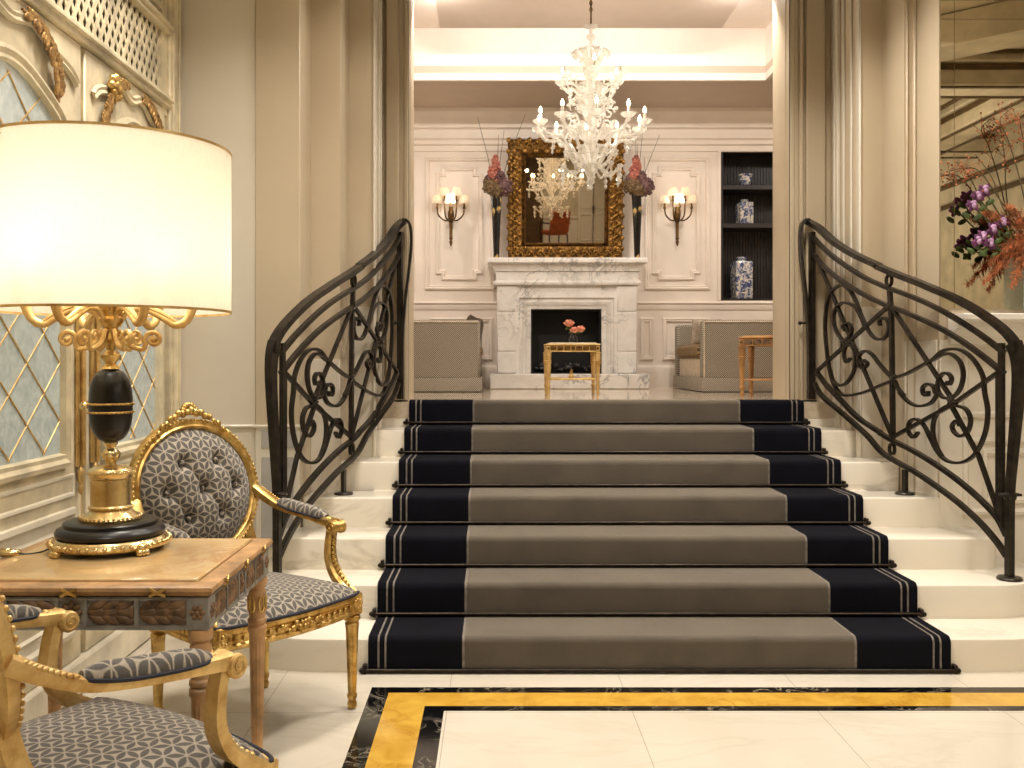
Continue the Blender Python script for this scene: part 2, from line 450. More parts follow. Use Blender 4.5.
# architrave mouldings on the surround (vertical ribs)
def ribs(name, lst, mat):
    mb = MB()
    for (x0, x1, y0, y1) in lst: mb.box(x0, x1, y0, y1, .0, CZ, .006)
    st(mb, name, mat)
ribs('trim_1', [(1.845, 1.875, 5.985, 6.01), (1.90, 1.925, 5.975, 6.01), (1.94, 2.06, 5.965, 6.01), (1.838, 1.8415, 6.06, 6.09)], M['wall'])
ribs('trim_2', [(2.088, 2.102, 5.90, 5.93), (2.08, 2.102, 5.82, 5.87), (2.088, 2.102, 5.74, 5.77), (2.085, 2.102, 5.485, 5.54), (2.088, 2.102, 5.62, 5.65)], M['wallw'])
ribs('trim_3', [(-.57, -.543, 5.985, 6.01), (-.68, -.60, 5.965, 6.01), (-.5395, -.536, 6.06, 6.09)], M['wall'])
ribs('trim_4', [(-.702, -.685, 5.485, 5.54), (-.702, -.69, 5.60, 5.63), (-.702, -.685, 5.70, 5.75), (-.702, -.69, 5.83, 5.86)], M['wallw'])
ribs('trim_5', [(2.23, 2.24, 5.19, 5.21), (2.268, 2.287, 5.188, 5.21)], M['wall'])
ribs('trim_43', [(1.842, 1.851, 5.990, 6.002), (-.551, -.542, 5.990, 6.002)], M['hole'])
# flat pilaster left of the stairs and its panelled dado
mb = MB(); mb.box(-1.228, -.998, 4.905, 4.94, 0, CZ, .004); st(mb, 'trim_6', M['wall'])
mb = MB()
for (x0, x1, z0, z1, y) in ((-1.60, -1.275, .848, .935, 4.93), (-1.195, -1.03, .848, .935, 4.905), (-1.60, -1.275, .34, .80, 4.93), (-1.195, -1.03, .34, .80, 4.905)):
    mb.box(x0, x1, y - .010, y + .002, z0, z1, .002)
st(mb, 'trim_7', M['greymarble'])
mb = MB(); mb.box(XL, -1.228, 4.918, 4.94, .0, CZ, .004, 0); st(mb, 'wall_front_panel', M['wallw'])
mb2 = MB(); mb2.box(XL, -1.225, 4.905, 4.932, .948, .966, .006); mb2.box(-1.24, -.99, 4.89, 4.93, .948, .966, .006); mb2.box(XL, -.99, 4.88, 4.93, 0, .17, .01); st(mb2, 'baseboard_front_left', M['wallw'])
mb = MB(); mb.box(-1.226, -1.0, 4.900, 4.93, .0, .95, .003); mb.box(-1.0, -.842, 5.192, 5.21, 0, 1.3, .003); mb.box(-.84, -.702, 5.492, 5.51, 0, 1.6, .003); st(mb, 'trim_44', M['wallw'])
mb = MB(); mb.box(2.223, 2.284, 5.193, 5.21, 0, 1.40, .003); mb.box(2.276, 2.29, 4.94, 5.19, 0, 1.40, .003); mb.box(2.103, 2.219, 5.493, 5.51, 0, 1.6, .003); st(mb, 'trim_45', M['wallw'])  # added pale facings: brighter light low on the right pilasters, put into colour
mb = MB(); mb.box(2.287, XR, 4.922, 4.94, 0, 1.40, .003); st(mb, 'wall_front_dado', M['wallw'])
# right dado under the mirror
mb = MB()
for (x0, x1, z0, z1) in ((2.40, 3.35, .50, .90), (2.40, 3.35, 1.0, 1.40), (2.50, 3.25, .56, .84)):
    frame_loop(mb, rpoly(x0, x1, z0, z1), [(0, 0), (.004, .012), (.02, .016), (.03, .004), (.034, 0)], onY(4.922))
st(mb, 'trim_8', M['wallw'])
# --- left wall with its panelled rococo doors
mb = MB(); mb.box(XL - .2, XL, -7.7, 6.35, 0, CZ); st(mb, 'wall_left', M['rococo'])
mb = MB(); mb.box(XR, XR + .2, -7.7, 6.35, 0, CZ); st(mb, 'wall_right', M['rococow'])
mb = MB()
mb.box(XL - .2, XR + .2, -7.7, -7.5, 0, CZ)
st(mb, 'wall_rear', M['rococow'])
def onX(u, v, h): return (XL + h, u, v)
def arch(y0, y1, z0, z1, rise, n=10):
    """outline with a shouldered basket-arch top"""
    P = [(y0, z0), (y1, z0)]; c, w = (y0 + y1) / 2, (y1 - y0) / 2
    for i in range(n * 2 + 1):
        t = pi * i / (n * 2); x = c + w * cos(t)
        P.append((x, z1 - rise + rise * (sin(t) ** .6) + .018 * cos(4 * t) * sin(t)))
    return P
PR = [(0, 0), (.002, .02), (.018, .030), (.03, .022), (.045, .026), (.052, .004), (.06, -.008)]
M['acan'] = gilt('faded gilt carving', (196, 158, 100), (110, 76, 42), .4, 40, .7)
def rdoor(idx, y0, y1, gy0, gy1, gz0, gz1):
    mb = MB(); mb.box(XL, XL + .028, y0, y1, .14, 2.535, .006, 0)
    d = st(mb, 'door_%d' % idx, M['rococo'])
    f = MB(); frame_loop(f, arch(gy0 - .055, gy1 + .055, gz0 - .055, gz1 + .055, .30), [(0, .026), (.002, .05), (.02, .058), (.035, .048), (.05, .052), (.058, .03)], onX, smooth=True)
    f.build('door_frame', M['rococo'], d)
    g = MB(); P = arch(gy0, gy1, gz0, gz1, .26); g.add([onX(p[0], p[1], .032) for p in P], [tuple(range(len(P)))]); g.build('glass_pane', M['dglass'], d)
    # gilt diamond lattice on the pane
    l = MB(); sx = .25; k = .86
    cy = (gy0 + gy1) / 2
    def inside(y, z):
        if not (gy0 < y < gy1 and gz0 < z < gz1): return False
        t = (y - cy) / ((gy1 - gy0) / 2); return z < gz1 - .26 + .26 * (max(0, 1 - t * t) ** .3)
    for sgn in (1, -1):
        for q in range(-14, 15):
            c = cy + q * sx; run = []
            for i in range(0, 141):
                z = gz0 + (gz1 - gz0) * i / 140; y = c + sgn * (z - (gz0 + gz1) / 2) / k
                if inside(y, z): run.append(onX(y, z, .034))
            if len(run) > 3: l.tube([run[0], run[-1]], .0028, 5)
    l.build('gilt_lattice', M['goldw'], d)
    # panels below and the carved rail
    p = MB()
    frame_loop(p, rpoly(y0 + .07, y1 - .07, .24, .735), [(0, .027), (.004, .042), (.022, .046), (.034, .032), (.07, .03), (.08, .038), (.09, .027)], onX)
    frame_loop(p, rpoly(y0 + .07, y1 - .07, .775, .865), [(0, .027), (.004, .036), (.014, .034), (.02, .027)], onX)
    p.build('lower_panel', M['rococow'], d)
    # curved cartouche moulding and carved acanthus above the pane
    c = MB(); pts = []
    for i in range(41):
        t = i / 40; y = y0 + .06 + (y1 - y0 - .12) * t; z = 2.36 + .11 * sin(pi * t) ** .7 + .02 * cos(6 * pi * t) * sin(pi * t)
        pts.append((XL + .034, y, z))
    c.sweep(pts, [(-.022, 0), (-.012, .014), (.0, .008), (.012, .014), (.022, 0)], [(1, 0, 0)] * 41)
    c.build('cartouche_moulding', M['rococo'], d)
    o = MB()
    for sg in (-1, 1):
        base = Vector((XL + .05, cy + sg * .16, 2.43))
        path = cat_rom([(XL + .045, cy + sg * .07, 2.49), (XL + .05, cy + sg * .18, 2.475), (XL + .055, cy + sg * .28, 2.40), (XL + .05, cy + sg * .33, 2.31), (XL + .045, cy + sg * .335, 2.265)], 6)
        o.tube(path, [.005 + .006 * sin(pi * i / (len(path) - 1)) for i in range(len(path))], 8)
        for i, q in enumerate(path[2:-1]):
            for s2 in (-1, 1):
                o.ell((q.x + .004, q.y + s2 * (.012 + .006 * (i % 3)), q.z + s2 * .008), (.007, .010 + .003 * (i % 2), .026), 8, 6, 0, rotm('X', s2 * 1.0 + i * .07 * sg))
    o.build('carved_acanthus', M['acan'], d)
    return d
d1 = rdoor(1, 2.62, 3.755, 2.80, 3.565, .95, 2.27)
d2 = rdoor(2, 3.79, 4.71, 3.99, 4.56, .94, 2.30)
mb = MB(); mb.ell((XL + .055, 4.02, 2.44), (.03, .045, .045), 14, 10)
for i in range(8): a = i * pi / 4; mb.ell((XL + .06, 4.02 + .04 * cos(a), 2.44 + .04 * sin(a)), (.018, .022, .022), 8, 6)
mb.build('gilt_rosette', M['gold'], d2)
def bolt(d, y):
    mb = MB(); mb.box(XL + .028, XL + .045, y - .022, y + .022, .885, 2.10, .006); mb.tube([(XL + .055, y, .89), (XL + .055, y, 2.1)], .009, 8)
    mb.ell((XL + .045, y, .85), (.014, .018, .04), 10, 8); mb.ell((XL + .045, y, .80), (.01, .012, .025), 10, 8)
    mb.build('espagnolette_bolt', M['goldw'], d)
bolt(d1, 3.715); bolt(d2, 3.85)
mb = MB(); mb.tube([(XL + .05, 3.72, 1.13), (XL + .10, 3.72, 1.13), (XL + .105, 3.70, 1.13), (XL + .105, 3.60, 1.125)], .010, 8); mb.ell((XL + .105, 3.60, 1.125), .018); mb.build('lever_handle', M['goldp'], d1)
mb = MB()
mb.box(XL, XL + .045, 4.735, 4.90, 0, CZ, .008); mb.box(XL + .04, XL + .055, 4.76, 4.78, 0, CZ, .004); mb.box(XL + .04, XL + .055, 4.85, 4.87, 0, CZ, .004); mb.box(XL, XL + .03, 4.66, 4.735, 2.5, CZ)
st(mb, 'trim_9', M['rococo'])
mb = MB()   # frieze rails above the doors
for (z0, z1, d) in ((2.535, 2.60, .05), (2.56, 2.585, .066), (2.90, 2.965, .05), (2.925, 2.945, .064)): mb.box(XL, XL + d, 2.0, 4.74, z0, z1, .006)
frame_loop(mb, rpoly(2.1, 4.70, 3.0, 3.5), [(0, .0), (.004, .03), (.03, .036), (.045, .015), (.07, .02), (.075, 0)], onX)
st(mb, 'trim_10', M['rococo'])
mb = MB(); mb.box(XL, XL + .004, 2.0, 4.735, 2.60, 2.90); st(mb, 'trim_11', M['hole'])
mb = MB()   # pierced grille between the rails
for sg in (1, -1):
    q = 1.4
    while q < 5.4:
        L0, L1 = (2.2, 4.735); f_ = lambda t: (q + sg * .186 * t, 2.60 + .30 * t)
        ts = sorted(((L0 - q) / (sg * .186), (L1 - q) / (sg * .186))); t0, t1 = max(0, ts[0]), min(1, ts[1])
        if t1 - t0 > .04:
            a, b = f_(t0), f_(t1)
            mb.sweep([(XL + .014 + .003 * sg, a[0], a[1]), (XL + .014 + .003 * sg, b[0], b[1])], rect(.021, .006), [(1, 0, 0)] * 2)
        q += .062
st(mb, 'trim_12', M['rococo'])
mb = MB(); mb.box(XL, XL + .05, 1.0, 4.9, 0, .14, .012); st(mb, 'baseboard_left', M['rococow'])
# --- coffered hall ceiling (seen in the mirror)
mb = MB(); mb.box(XL - .2, XR + .2, -7.7, 6.0, CZ, CZ + .2); st(mb, 'ceiling', M['rococow'])
mb = MB()
for y in (4.2, 2.0, -.4, -2.8, -5.2): mb.box(XL, XR, y - .2, y + .2, CZ - .26, CZ, .01); mb.box(XL, XR, y - .24, y + .24, CZ - .08, CZ, .01)
for x in (.2, 2.3, 4.6): mb.box(x - .2, x + .2, -6.5, 4.9, CZ - .26, CZ, .01); mb.box(x - .24, x + .24, -6.5, 4.9, CZ - .08, CZ, .01)
mb.sweep([(2.5, 1.8, CZ - .12), (4.5, -.2, CZ - .12)], rect(.36, .22)); mb.sweep([(2.5, 2.2, CZ - .12), (4.5, 4.0, CZ - .12)], rect(.36, .22))
mb.box(XR - .16, XR, -6.5, 4.9, CZ - .42, CZ, .02); mb.box(XR - .08, XR, -6.5, 4.9, CZ - .62, CZ - .42, .02)
st(mb, 'trim_13', M['rococow'])
mb = MB()
for (y0, y1) in ((2.2, 4.0), (-.2, 1.8), (-2.6, -.6), (-5.0, -3.0)):
    for (x0, x1) in ((-1.5, 0), (.4, 2.1), (2.5, 4.4), (4.8, 5.2)):
        frame_loop(mb, rpoly(x0 + .06, x1 - .06, y0 + .06, y1 - .06), [(0, 0), (0, .03), (.03, .03), (.03, 0)], lambda u, v, h: (u, v, CZ - h))
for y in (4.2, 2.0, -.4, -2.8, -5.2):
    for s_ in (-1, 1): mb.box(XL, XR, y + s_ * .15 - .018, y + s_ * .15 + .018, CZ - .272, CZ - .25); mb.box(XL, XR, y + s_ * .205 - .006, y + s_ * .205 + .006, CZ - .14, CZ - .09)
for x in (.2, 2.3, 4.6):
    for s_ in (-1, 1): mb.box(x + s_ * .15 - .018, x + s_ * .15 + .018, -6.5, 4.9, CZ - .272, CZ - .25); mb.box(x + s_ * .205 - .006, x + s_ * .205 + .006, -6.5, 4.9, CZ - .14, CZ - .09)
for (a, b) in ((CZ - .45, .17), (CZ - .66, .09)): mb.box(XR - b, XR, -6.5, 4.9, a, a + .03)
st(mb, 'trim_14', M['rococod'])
# --- raised landing behind the camera, seen in the mantel mirror
mb = MB(); mb.box(XL, XR, -7.5, -5.5, 0, 1.0, .01); st(mb, 'floor_rear', M['lfloor'])
mb = MB(); mb.box(-.2, 1.25, -7.5, -7.42, 1.0, CZ, .01); st(mb, 'trim_41', M['rococod'])
mb = MB(); mb.box(2.16, 2.98, -7.5, -7.44, 1.0, 3.35, .01); dd = st(mb, 'door_3', M['white'])
mb = MB()
for (x0, x1) in ((2.21, 2.53), (2.59, 2.93)):
    for (z0, z1) in ((1.15, 1.85), (1.98, 3.22)): frame_loop(mb, rpoly(x0, x1, z0, z1), [(0, .0), (.004, .014), (.02, .018), (.03, .0)], lambda u, v, h: (u, -7.44 + h, v))
mb.build('door_panel', M['white'], dd)
mb = MB(); mb.box(2.55, 2.57, -7.44, -7.438, 1.0, 3.35); mb.build('door_gap', M['hole'], dd)
mb = MB(); mb.box(2.535, 2.575, -7.438, -7.40, 1.86, 2.06, .008); mb.build('door_handle', M['black'], dd)
mb = MB(); mb.box(1.25, 2.16, -7.5, -7.46, 1.0, 1.75, .01); mb.box(1.25, 2.16, -7.5, -7.44, 1.72, 1.78, .01); st(mb, 'trim_42', M['white'])
# --- lounge shell
LZ = 1.04
mb = MB(); mb.box(-3.2, 4.6, 5.87, 9.4, LZ - .1, LZ); st(mb, 'floor_lounge', M['lfloor'])
mb = MB()
mb.box(-3.2, 2.12, 9.0, 9.2, LZ, 3.65); mb.box(2.12, 2.86, 9.0, 9.2, LZ, 1.85); mb.box(2.12, 2.86, 9.0, 9.2, 3.29, 3.65); mb.box(2.86, 4.6, 9.0, 9.2, LZ, 3.65)
st(mb, 'wall_back', M['lounge'])
mb = MB(); mb.box(-3.4, -3.2, 6.3, 9.5, LZ, 4.2); st(mb, 'wall_lounge_left', M['lounge'])
mb = MB(); mb.box(4.6, 4.8, 6.3, 9.5, LZ, 4.2); st(mb, 'wall_lounge_right', M['lounge'])
mb = MB(); mb.box(-3.2, -1.85, 6.3, 6.36, LZ, 4.2); mb.box(5.6, 4.6, 6.3, 6.36, LZ, 4.2); mb.box(-3.2, 4.6, 6.32, 6.37, 3.72, 4.2); st(mb, 'wall_lounge_front', M['lounge'])
# tray ceiling: lower soffit, raised field, floating centre panel with cove light above it
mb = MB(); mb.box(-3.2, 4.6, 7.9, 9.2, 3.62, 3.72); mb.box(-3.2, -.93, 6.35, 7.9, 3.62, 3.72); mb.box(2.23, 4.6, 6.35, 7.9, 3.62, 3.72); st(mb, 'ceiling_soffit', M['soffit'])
mb = MB(); mb.box(-1.1, 2.4, 6.35, 8.05, 4.03, 4.1); mb.box(-1.0, 2.3, 7.9, 8.0, 3.72, 4.1); mb.box(-1.03, -.93, 6.35, 7.9, 3.72, 4.1); mb.box(2.23, 2.33, 6.35, 7.9, 3.72, 4.1); st(mb, 'ceiling_tray', M['lounge'])
mb = MB(); mb.box(-.415, 1.71, 6.37, 7.23, 3.80, 3.85); mb.box(-.3, 1.6, 6.4, 7.1, 3.85, 4.03); st(mb, 'ceiling_panel', M['lceil'])
mb = MB(); mb.box(-.96, 2.26, 7.897, 7.93, 3.60, 3.66); mb.box(-.96, -.927, 6.36, 7.93, 3.60, 3.66); mb.box(2.227, 2.26, 6.36, 7.93, 3.60, 3.66); st(mb, 'trim_15', M['lounge'])
def cornice(name, Yw, x0, x1, prof, mat):
    mb = MB(); n = len(prof); vs = []
    for x in (x0, x1): vs += [(x, Yw - d, z) for (d, z) in prof]
    mb.add(vs, [(i, i + 1, n + i + 1, n + i) for i in range(n - 1)] + [tuple(range(n)), tuple(range(n, 2 * n))]); st(mb, name, mat)
cornice('trim_16', 9.0, -3.2, 4.6, [(0, 3.62), (.17, 3.62), (.17, 3.585), (.15, 3.57), (.13, 3.52), (.12, 3.45), (.075, 3.44), (.075, 3.36), (.05, 3.345), (.045, 3.31), (.02, 3.30), (.016, 3.25), (0, 3.245)], M['lounge'])
cornice('trim_17', 9.0, -3.2, 2.12 + 2.5, [(0, 1.84), (.03, 1.84), (.035, 1.825), (.02, 1.81), (.02, 1.79), (.01, 1.765), (0, 1.76)], M['lounge'])
cornice('baseboard_back', 9.0, -3.2, 4.6, [(0, 1.24), (.015, 1.235), (.025, 1.21), (.025, LZ), (0, LZ)], M['lounge'])
PM = [(0, 0), (.003, .018), (.014, .024), (.026, .016), (.034, .020), (.042, .006), (.046, 0)]
k = 17
for (x0, x1, z0, z1, c) in ((-.66, .0, 1.95, 3.20, 0), (-.56, -.11, 2.04, 3.11, .055), (1.40, 2.02, 1.95, 3.20, 0), (1.47, 1.93, 2.04, 3.11, .055), (-.62, -.02, 1.29, 1.69, 0), (1.36, 1.49, 1.29, 1.69, 0), (1.57, 2.02, 1.29, 1.69, 0), (-1.6, -.76, 1.95, 3.2, 0)):
    k += 1; mb = MB(); frame_loop(mb, npoly(x0, x1, z0, z1, c) if c else rpoly(x0, x1, z0, z1), PM, onY(9.0)); st(mb, 'trim_%d' % k, M['lounge'])
mb = MB(); mb.box(2.09, 2.12, 8.985, 9.0, 1.85, 3.29, .003); mb.box(2.08, 2.9, 8.985, 9.0, 3.29, 3.315, .003); st(mb, 'trim_40', M['lounge'])
# --- staircase
T0, TT, RR = 3.97, .315, .15
XRt = [2.75, 2.62, 2.46, 2.36, 2.22, 2.10, 2.10]
rnd = [(2.07, .62), (2.24, .40), (2.36, .14), (2.34, .03), (2.20, .02), (2.09, .01), (2.09, .01)]
stairs = thing('staircase', 'cream marble staircase of seven steps rising to the lounge doorway', 'staircase', (0, 0, 0))
for k in range(7):
    Yk = T0 + TT * k + .012; xe = XRt[k]; xs, dy = rnd[k]
    half = [(xs + (xe - xs) * sin(pi / 2 * i / 12), Yk + dy * (1 - cos(pi / 2 * i / 12))) for i in range(13)]
    back = 5.99 if k > 4 else (5.49 if k > 3 else 5.19 if k > 2 else 4.925)
    right = half + [(xe, back)]
    lim = [4.925] * 3 + [5.09, 5.41, 5.99, 5.99]
    P = [(x, y) for x, y in right] + [(1.364 - x, y) for x, y in reversed(right)]
    mb = MB(); mb.prism(P, max(0, k * RR - .02), (k + 1) * RR - .012, ch=.012)
    if k >= 3: pass
    mb.build('step', M['step'], stairs)
    if back < 5.9:
        mb = MB(); mb.box(-.66, 2.02, back - .01, 5.9, k * RR, (k + 1) * RR - .013); mb.build('step_core', M['step'], stairs)
# --- stair carpet
def carpet():
    path = []; Rn = .028
    for k in range(7):
        Yk = T0 + TT * k; z0, z1 = k * RR, (k + 1) * RR
        path.append((Yk, z0 + (.004 if k == 0 else 0)))
        for i in range(6):
            a = pi / 2 * i / 5; path.append((Yk + Rn - Rn * cos(a), z1 - Rn + Rn * sin(a)))
    path.append((T0 + TT * 6 + .11, 7 * RR))
    xs = [-.526, -.487, -.479, -.458, -.450, -.136, -.126]
    xr = [1.364 - x for x in xs][::-1]
    X = xs + xr; mm = [0, 2, 0, 2, 0, 2, 1, 2, 0, 2, 0, 2, 0]
    mb = MB(); n = len(path)
    for i in range(len(X) - 1):
        vs = [(X[i], p[0], p[1]) for p in path] + [(X[i + 1], p[0], p[1]) for p in path]
        mb.add(vs, [(j, j + 1, n + j + 1, n + j) for j in range(n - 1)], mm[i], True)
    for x in (X[0], X[-1]):
        for j in range(n - 1):
            a, b = path[j], path[j + 1]; d = .014
            mb.add([(x, a[0], a[1]), (x, b[0], b[1]), (x, b[0] + d, b[1] - d), (x, a[0] + d, a[1] - d)], [(0, 1, 2, 3)], 0)
    a = path[-1]; mb.add([(X[0], a[0], a[1]), (X[-1], a[0], a[1]), (X[-1], a[0], a[1] - .014), (X[0], a[0], a[1] - .014)], [(0, 1, 2, 3)], 1)
    return mb.build('stair_carpet', [M['navy'], M['greyc'], M['stripe']], None, 'grey stair runner with striped navy borders laid over the marble steps', 'carpet', ang=60)
carpet()
ordn = ['lowest', 'second', 'third', 'fourth', 'fifth', 'sixth', 'topmost']
for k in range(7):
    Y = T0 + TT * k - .009; z = k * RR + .013
    r = thing('stair_rod', 'dark bronze carpet rod at the foot of the %s riser' % ordn[k], 'carpet rod', (.682, Y, z), 0, 'carpet rods on the stairs')
    mb = MB(); mb.tube([(-1.225, 0, 0), (1.225, 0, 0)], .0085, 10); mb.build('rod', M['bronze'], r)
    for sx in (-1, 1):
        mb = MB(); mb.ell((sx * 1.232, 0, 0), (.013, .012, .012), 10, 8); mb.box(sx * 1.222 - .008, sx * 1.222 + .008, -.008, .022, -.013, .024, .003); mb.build('bracket', M['bronze'], r)
# --- wrought-iron railings: drawn on the curved vertical surface above the stairs
PA, PM_, PB = Vector((1.94, 5.92)), Vector((2.16, 5.06)), Vector((2.365, 4.40))
PC = 2 * PM_ - .5 * (PA + PB)
def plan(s): return PA * (1 - s) ** 2 + PC * 2 * s * (1 - s) + PB * s * s
def plan_n(s):
    d = (PC - PA) * (1 - s) + (PB - PC) * s; d.normalize(); return Vector((-d.y, d.x, 0))
def unproj(px, py):
    k = (px - VX) / F; lo, hi = -.35, 1.25
    for _ in range(40):
        m = (lo + hi) / 2; p = plan(m)
        if p.x / p.y < k: lo = m
        else: hi = m
    p = plan(lo); return Vector((p.x, p.y, Z_at(py, p.y))), plan_n(lo)
CA = lambda L: [(795 + u / 4.045, 210 + v / 4.042) for u, v in L]
CB = lambda L: [(880 + u / 5.486, 260 + v / 5.486) for u, v in L]
CC = lambda L: [(880 + u / 3.84, 390 + v / 3.84) for u, v in L]
C6 = lambda L: [(780 + u / 1.918, 200 + v / 1.92) for u, v in L]
def railing(mir, label):
    S = lambda v: Vector((1.364 - v.x, v.y, v.z)) if mir else v
    N = lambda v: Vector((-v.x, v.y, 0)) if mir else v
    root = thing('stair_railing', label, 'railing', S(Vector((2.196, 5.13, 0))), 0, 'curved iron railings flanking the stairs')
    O = Vector(root.location)
    def curve(L, nn=8, smooth=True):
        P = cat_rom([Vector((a, b, 0)) for a, b in L], nn) if smooth else [Vector((a, b, 0)) for a, b in L]
        pts, ns = [], []
        for q in P:
            p, n = unproj(q.x, q.y); pts.append(S(p) - O); ns.append(N(n))
        return pts, ns
    def bar(mb, L, wn, wt, nn=8, smooth=True, sc=None):
        pts, ns = curve(L, nn, smooth)
        mb.sweep(pts, rect(wt, wn), ns, scale=sc)
    # handrail, a flat bar that turns down into the foot post
    mb = MB()
    L = [(806.5, 221)] + CA([(95, 72), (160, 130), (240, 180), (330, 222)]) + CB([(0, 40), (100, 82), (200, 120), (300, 162), (400, 205), (500, 258), (600, 322), (680, 385), (735, 450)]) + [(1016.5, 352)]
    bar(mb, L, .048, .028, 8); mb.build('handrail', M['iron'], root)
    mb = MB()   # foot post: wide flat bar tapering to the collar
    L = [(1013.5, 343), (1018, 357), (1019, 380), (1016, 420), (1012.5, 460), (1010, 500), (1009.5, 576)]
    pts, ns = curve(L, 6); sc = []
    for i in range(len(pts)):
        t = i / (len(pts) - 1); sc.append((1.15 - .7 * min(1, t / .8), 1))
    mb.sweep(pts, rect(.06, .034), ns, scale=sc); mb.build('foot_post', M['iron'], root)
    e, en = curve([(1009.5, 576)], 1, False); e = e[0]
    mb = MB(); mb.lathe([(.055, 0), (.055, .006), (.05, .012), (.02, .014)], 24, (e.x, e.y, .29 - O.z)); mb.build('base_plate', M['iron'], root)
    c, _ = curve([(1010, 495)], 1, False); c = c[0]
    mb = MB(); mb.box(c.x - .045, c.x + .045, c.y - .022, c.y + .022, c.z - .004, c.z + .008, .002); mb.lathe([(.026, -.02), (.03, 0), (.03, .01), (.022, .014)], 16, (c.x, c.y, c.z)); mb.build('collar', M['iron'], root)
    mb = MB()   # head post by the door with its curled tail
    pts, ns = curve([(812, 232), (812, 399)], 1, False); mb.sweep(pts, rect(.032, .03), ns)
    L = [(809, 219.8), (805, 220.5), (801.5, 225), (800.2, 236), (800.6, 252), (803, 275), (806.5, 305), (808.8, 340), (809, 399)]
    q = cat_rom([Vector((X_at(a, 5.9), 5.9, Z_at(b, 5.9))) for a, b in L], 6); mb.sweep([S(v) - O for v in q], rect(.045, .016), [(0, 1, 0)] * len(q) if False else [((1 if not mir else -1) * .9, 0, .1)] * len(q), scale=[(1, 1) for v in q])
    c, _ = curve([(810, 399)], 1, False); c = c[0]; mb.lathe([(.042, 0), (.042, .006), (.03, .01)], 20, (c.x, c.y, 1.041))
    c, _ = curve([(808, 323)], 1, False); c = c[0]; mb.tube([(c.x - .05, c.y, c.z), (c.x + .01, c.y, c.z)], .007, 8); mb.ell((c.x - .05, c.y, c.z), .013)
    mb.build('head_post', M['iron'], root)
    rails = [CA([(62, 95), (110, 150), (190, 215), (280, 272), (345, 302)]) + CB([(40, 152), (150, 192), (260, 238), (370, 295), (480, 362), (580, 430), (680, 508)]),
             CA([(70, 175), (120, 232), (200, 295), (290, 348), (370, 385)]) + CB([(60, 255), (150, 292), (260, 340), (370, 396), (480, 466), (580, 540), (680, 622)]),
             CA([(88, 655), (125, 705), (175, 758)]) + C6([(150, 418), (190, 445)]) + CC([(0, 165), (50, 195), (130, 235), (220, 290), (310, 355), (390, 425), (450, 490), (487, 560)]),
             CA([(78, 700), (110, 752)]) + C6([(120, 410), (165, 450)]) + CC([(0, 232), (50, 268), (130, 312), (220, 372), (310, 440), (390, 515), (450, 585), (487, 640)])]
    for i, L in enumerate(rails):
        mb = MB(); bar(mb, L, .026, .021, 8); mb.build('rail', M['iron'], root)
    mb = MB()
    bar(mb, [(889.5, 288), (891.5, 318)] + [(893, 438)], .022, .022, 1, False); mb.build('centre_bar', M['iron'], root)
    mb = MB(); bar(mb, [(1001.5, 343), (1001.5, 525)], .02, .026, 1, False); bar(mb, [(997.5, 372), (997.5, 520)], .014, .014, 1, False); mb.build('inner_post', M['iron'], root)
    diag = [([(889.5, 305)] + CA([(85, 655)])), (CA([(85, 185)]) + [(892, 436)]), ([(891, 306), (952, 399)] + CC([(280, 70), (380, 255), (455, 470)])), ([(893, 437)] + [(952, 405)] + CB([(645, 620)]))]
    for L in diag:
        mb = MB(); bar(mb, L, .018, .019, 1, False); mb.build('diagonal_bar', M['iron'], root)
    scrolls = [CA([(400, 688), (340, 712), (280, 737), (215, 750), (185, 742), (158, 705), (140, 645), (128, 560), (122, 480), (125, 410), (135, 355), (155, 322), (185, 305), (215, 318), (245, 365), (270, 430), (300, 492), (328, 520), (358, 520), (378, 492), (378, 455), (362, 436), (342, 446), (345, 468)]),
               CA([(288, 482), (268, 435), (242, 392), (200, 374), (166, 396), (156, 440), (168, 490), (195, 525), (222, 510), (230, 478), (213, 456), (194, 470), (205, 488)]),
               CA([(400, 685), (370, 655), (340, 620), (310, 582), (282, 570), (258, 594), (260, 630), (280, 638), (293, 620), (276, 606)]),
               CA([(142, 648), (155, 690), (183, 710), (215, 692), (240, 645), (245, 588), (228, 548), (205, 552), (198, 585), (208, 615), (224, 600)]),
               CB([(75, 648), (150, 622), (220, 585), (290, 545), (340, 502), (400, 488), (460, 502), (520, 556), (565, 640)]) + CC([(402, 10), (414, 80), (405, 160), (375, 232), (340, 268), (300, 280), (255, 270), (220, 235), (195, 188), (170, 138), (140, 112), (114, 124), (109, 158), (128, 182), (147, 163)]),
               CB([(290, 550), (340, 522), (390, 516), (440, 560), (457, 630), (440, 705), (400, 752), (350, 755), (320, 720), (318, 670), (340, 628), (372, 622), (393, 650), (382, 682), (366, 668)]),
               CB([(80, 660), (100, 705), (130, 742)]) + CC([(75, 8), (110, 46), (150, 62), (195, 50), (218, 18)]) + CB([(303, 725), (292, 692), (262, 680), (235, 700), (238, 735), (262, 742), (264, 718)]),
               CC([(272, 55), (235, 76), (210, 108), (203, 160), (215, 212), (242, 262)]),
               CC([(285, 58), (328, 72), (348, 112), (338, 158), (310, 178), (284, 160), (278, 135), (296, 118), (308, 138)])]
    for L in scrolls:
        mb = MB(); bar(mb, L, .022, .013, 6); mb.build('scroll', M['iron'], root)
    for (px, py, r) in ((889, 280.5, .031), (892, 449, .029)):
        mb = MB(); c, n = curve([(px, py)], 1, False); c, n = c[0], n[0]; tg = Vector((0, 0, 1)).cross(n)
        mb.sweep([c + tg * r * .72 * cos(2 * pi * i / 20) + Vector((0, 0, 1)) * r * sin(2 * pi * i / 20) for i in range(20)], rect(.008, .018), [n] * 20, closed=True); mb.build('ring', M['iron'], root)
    mb = MB()
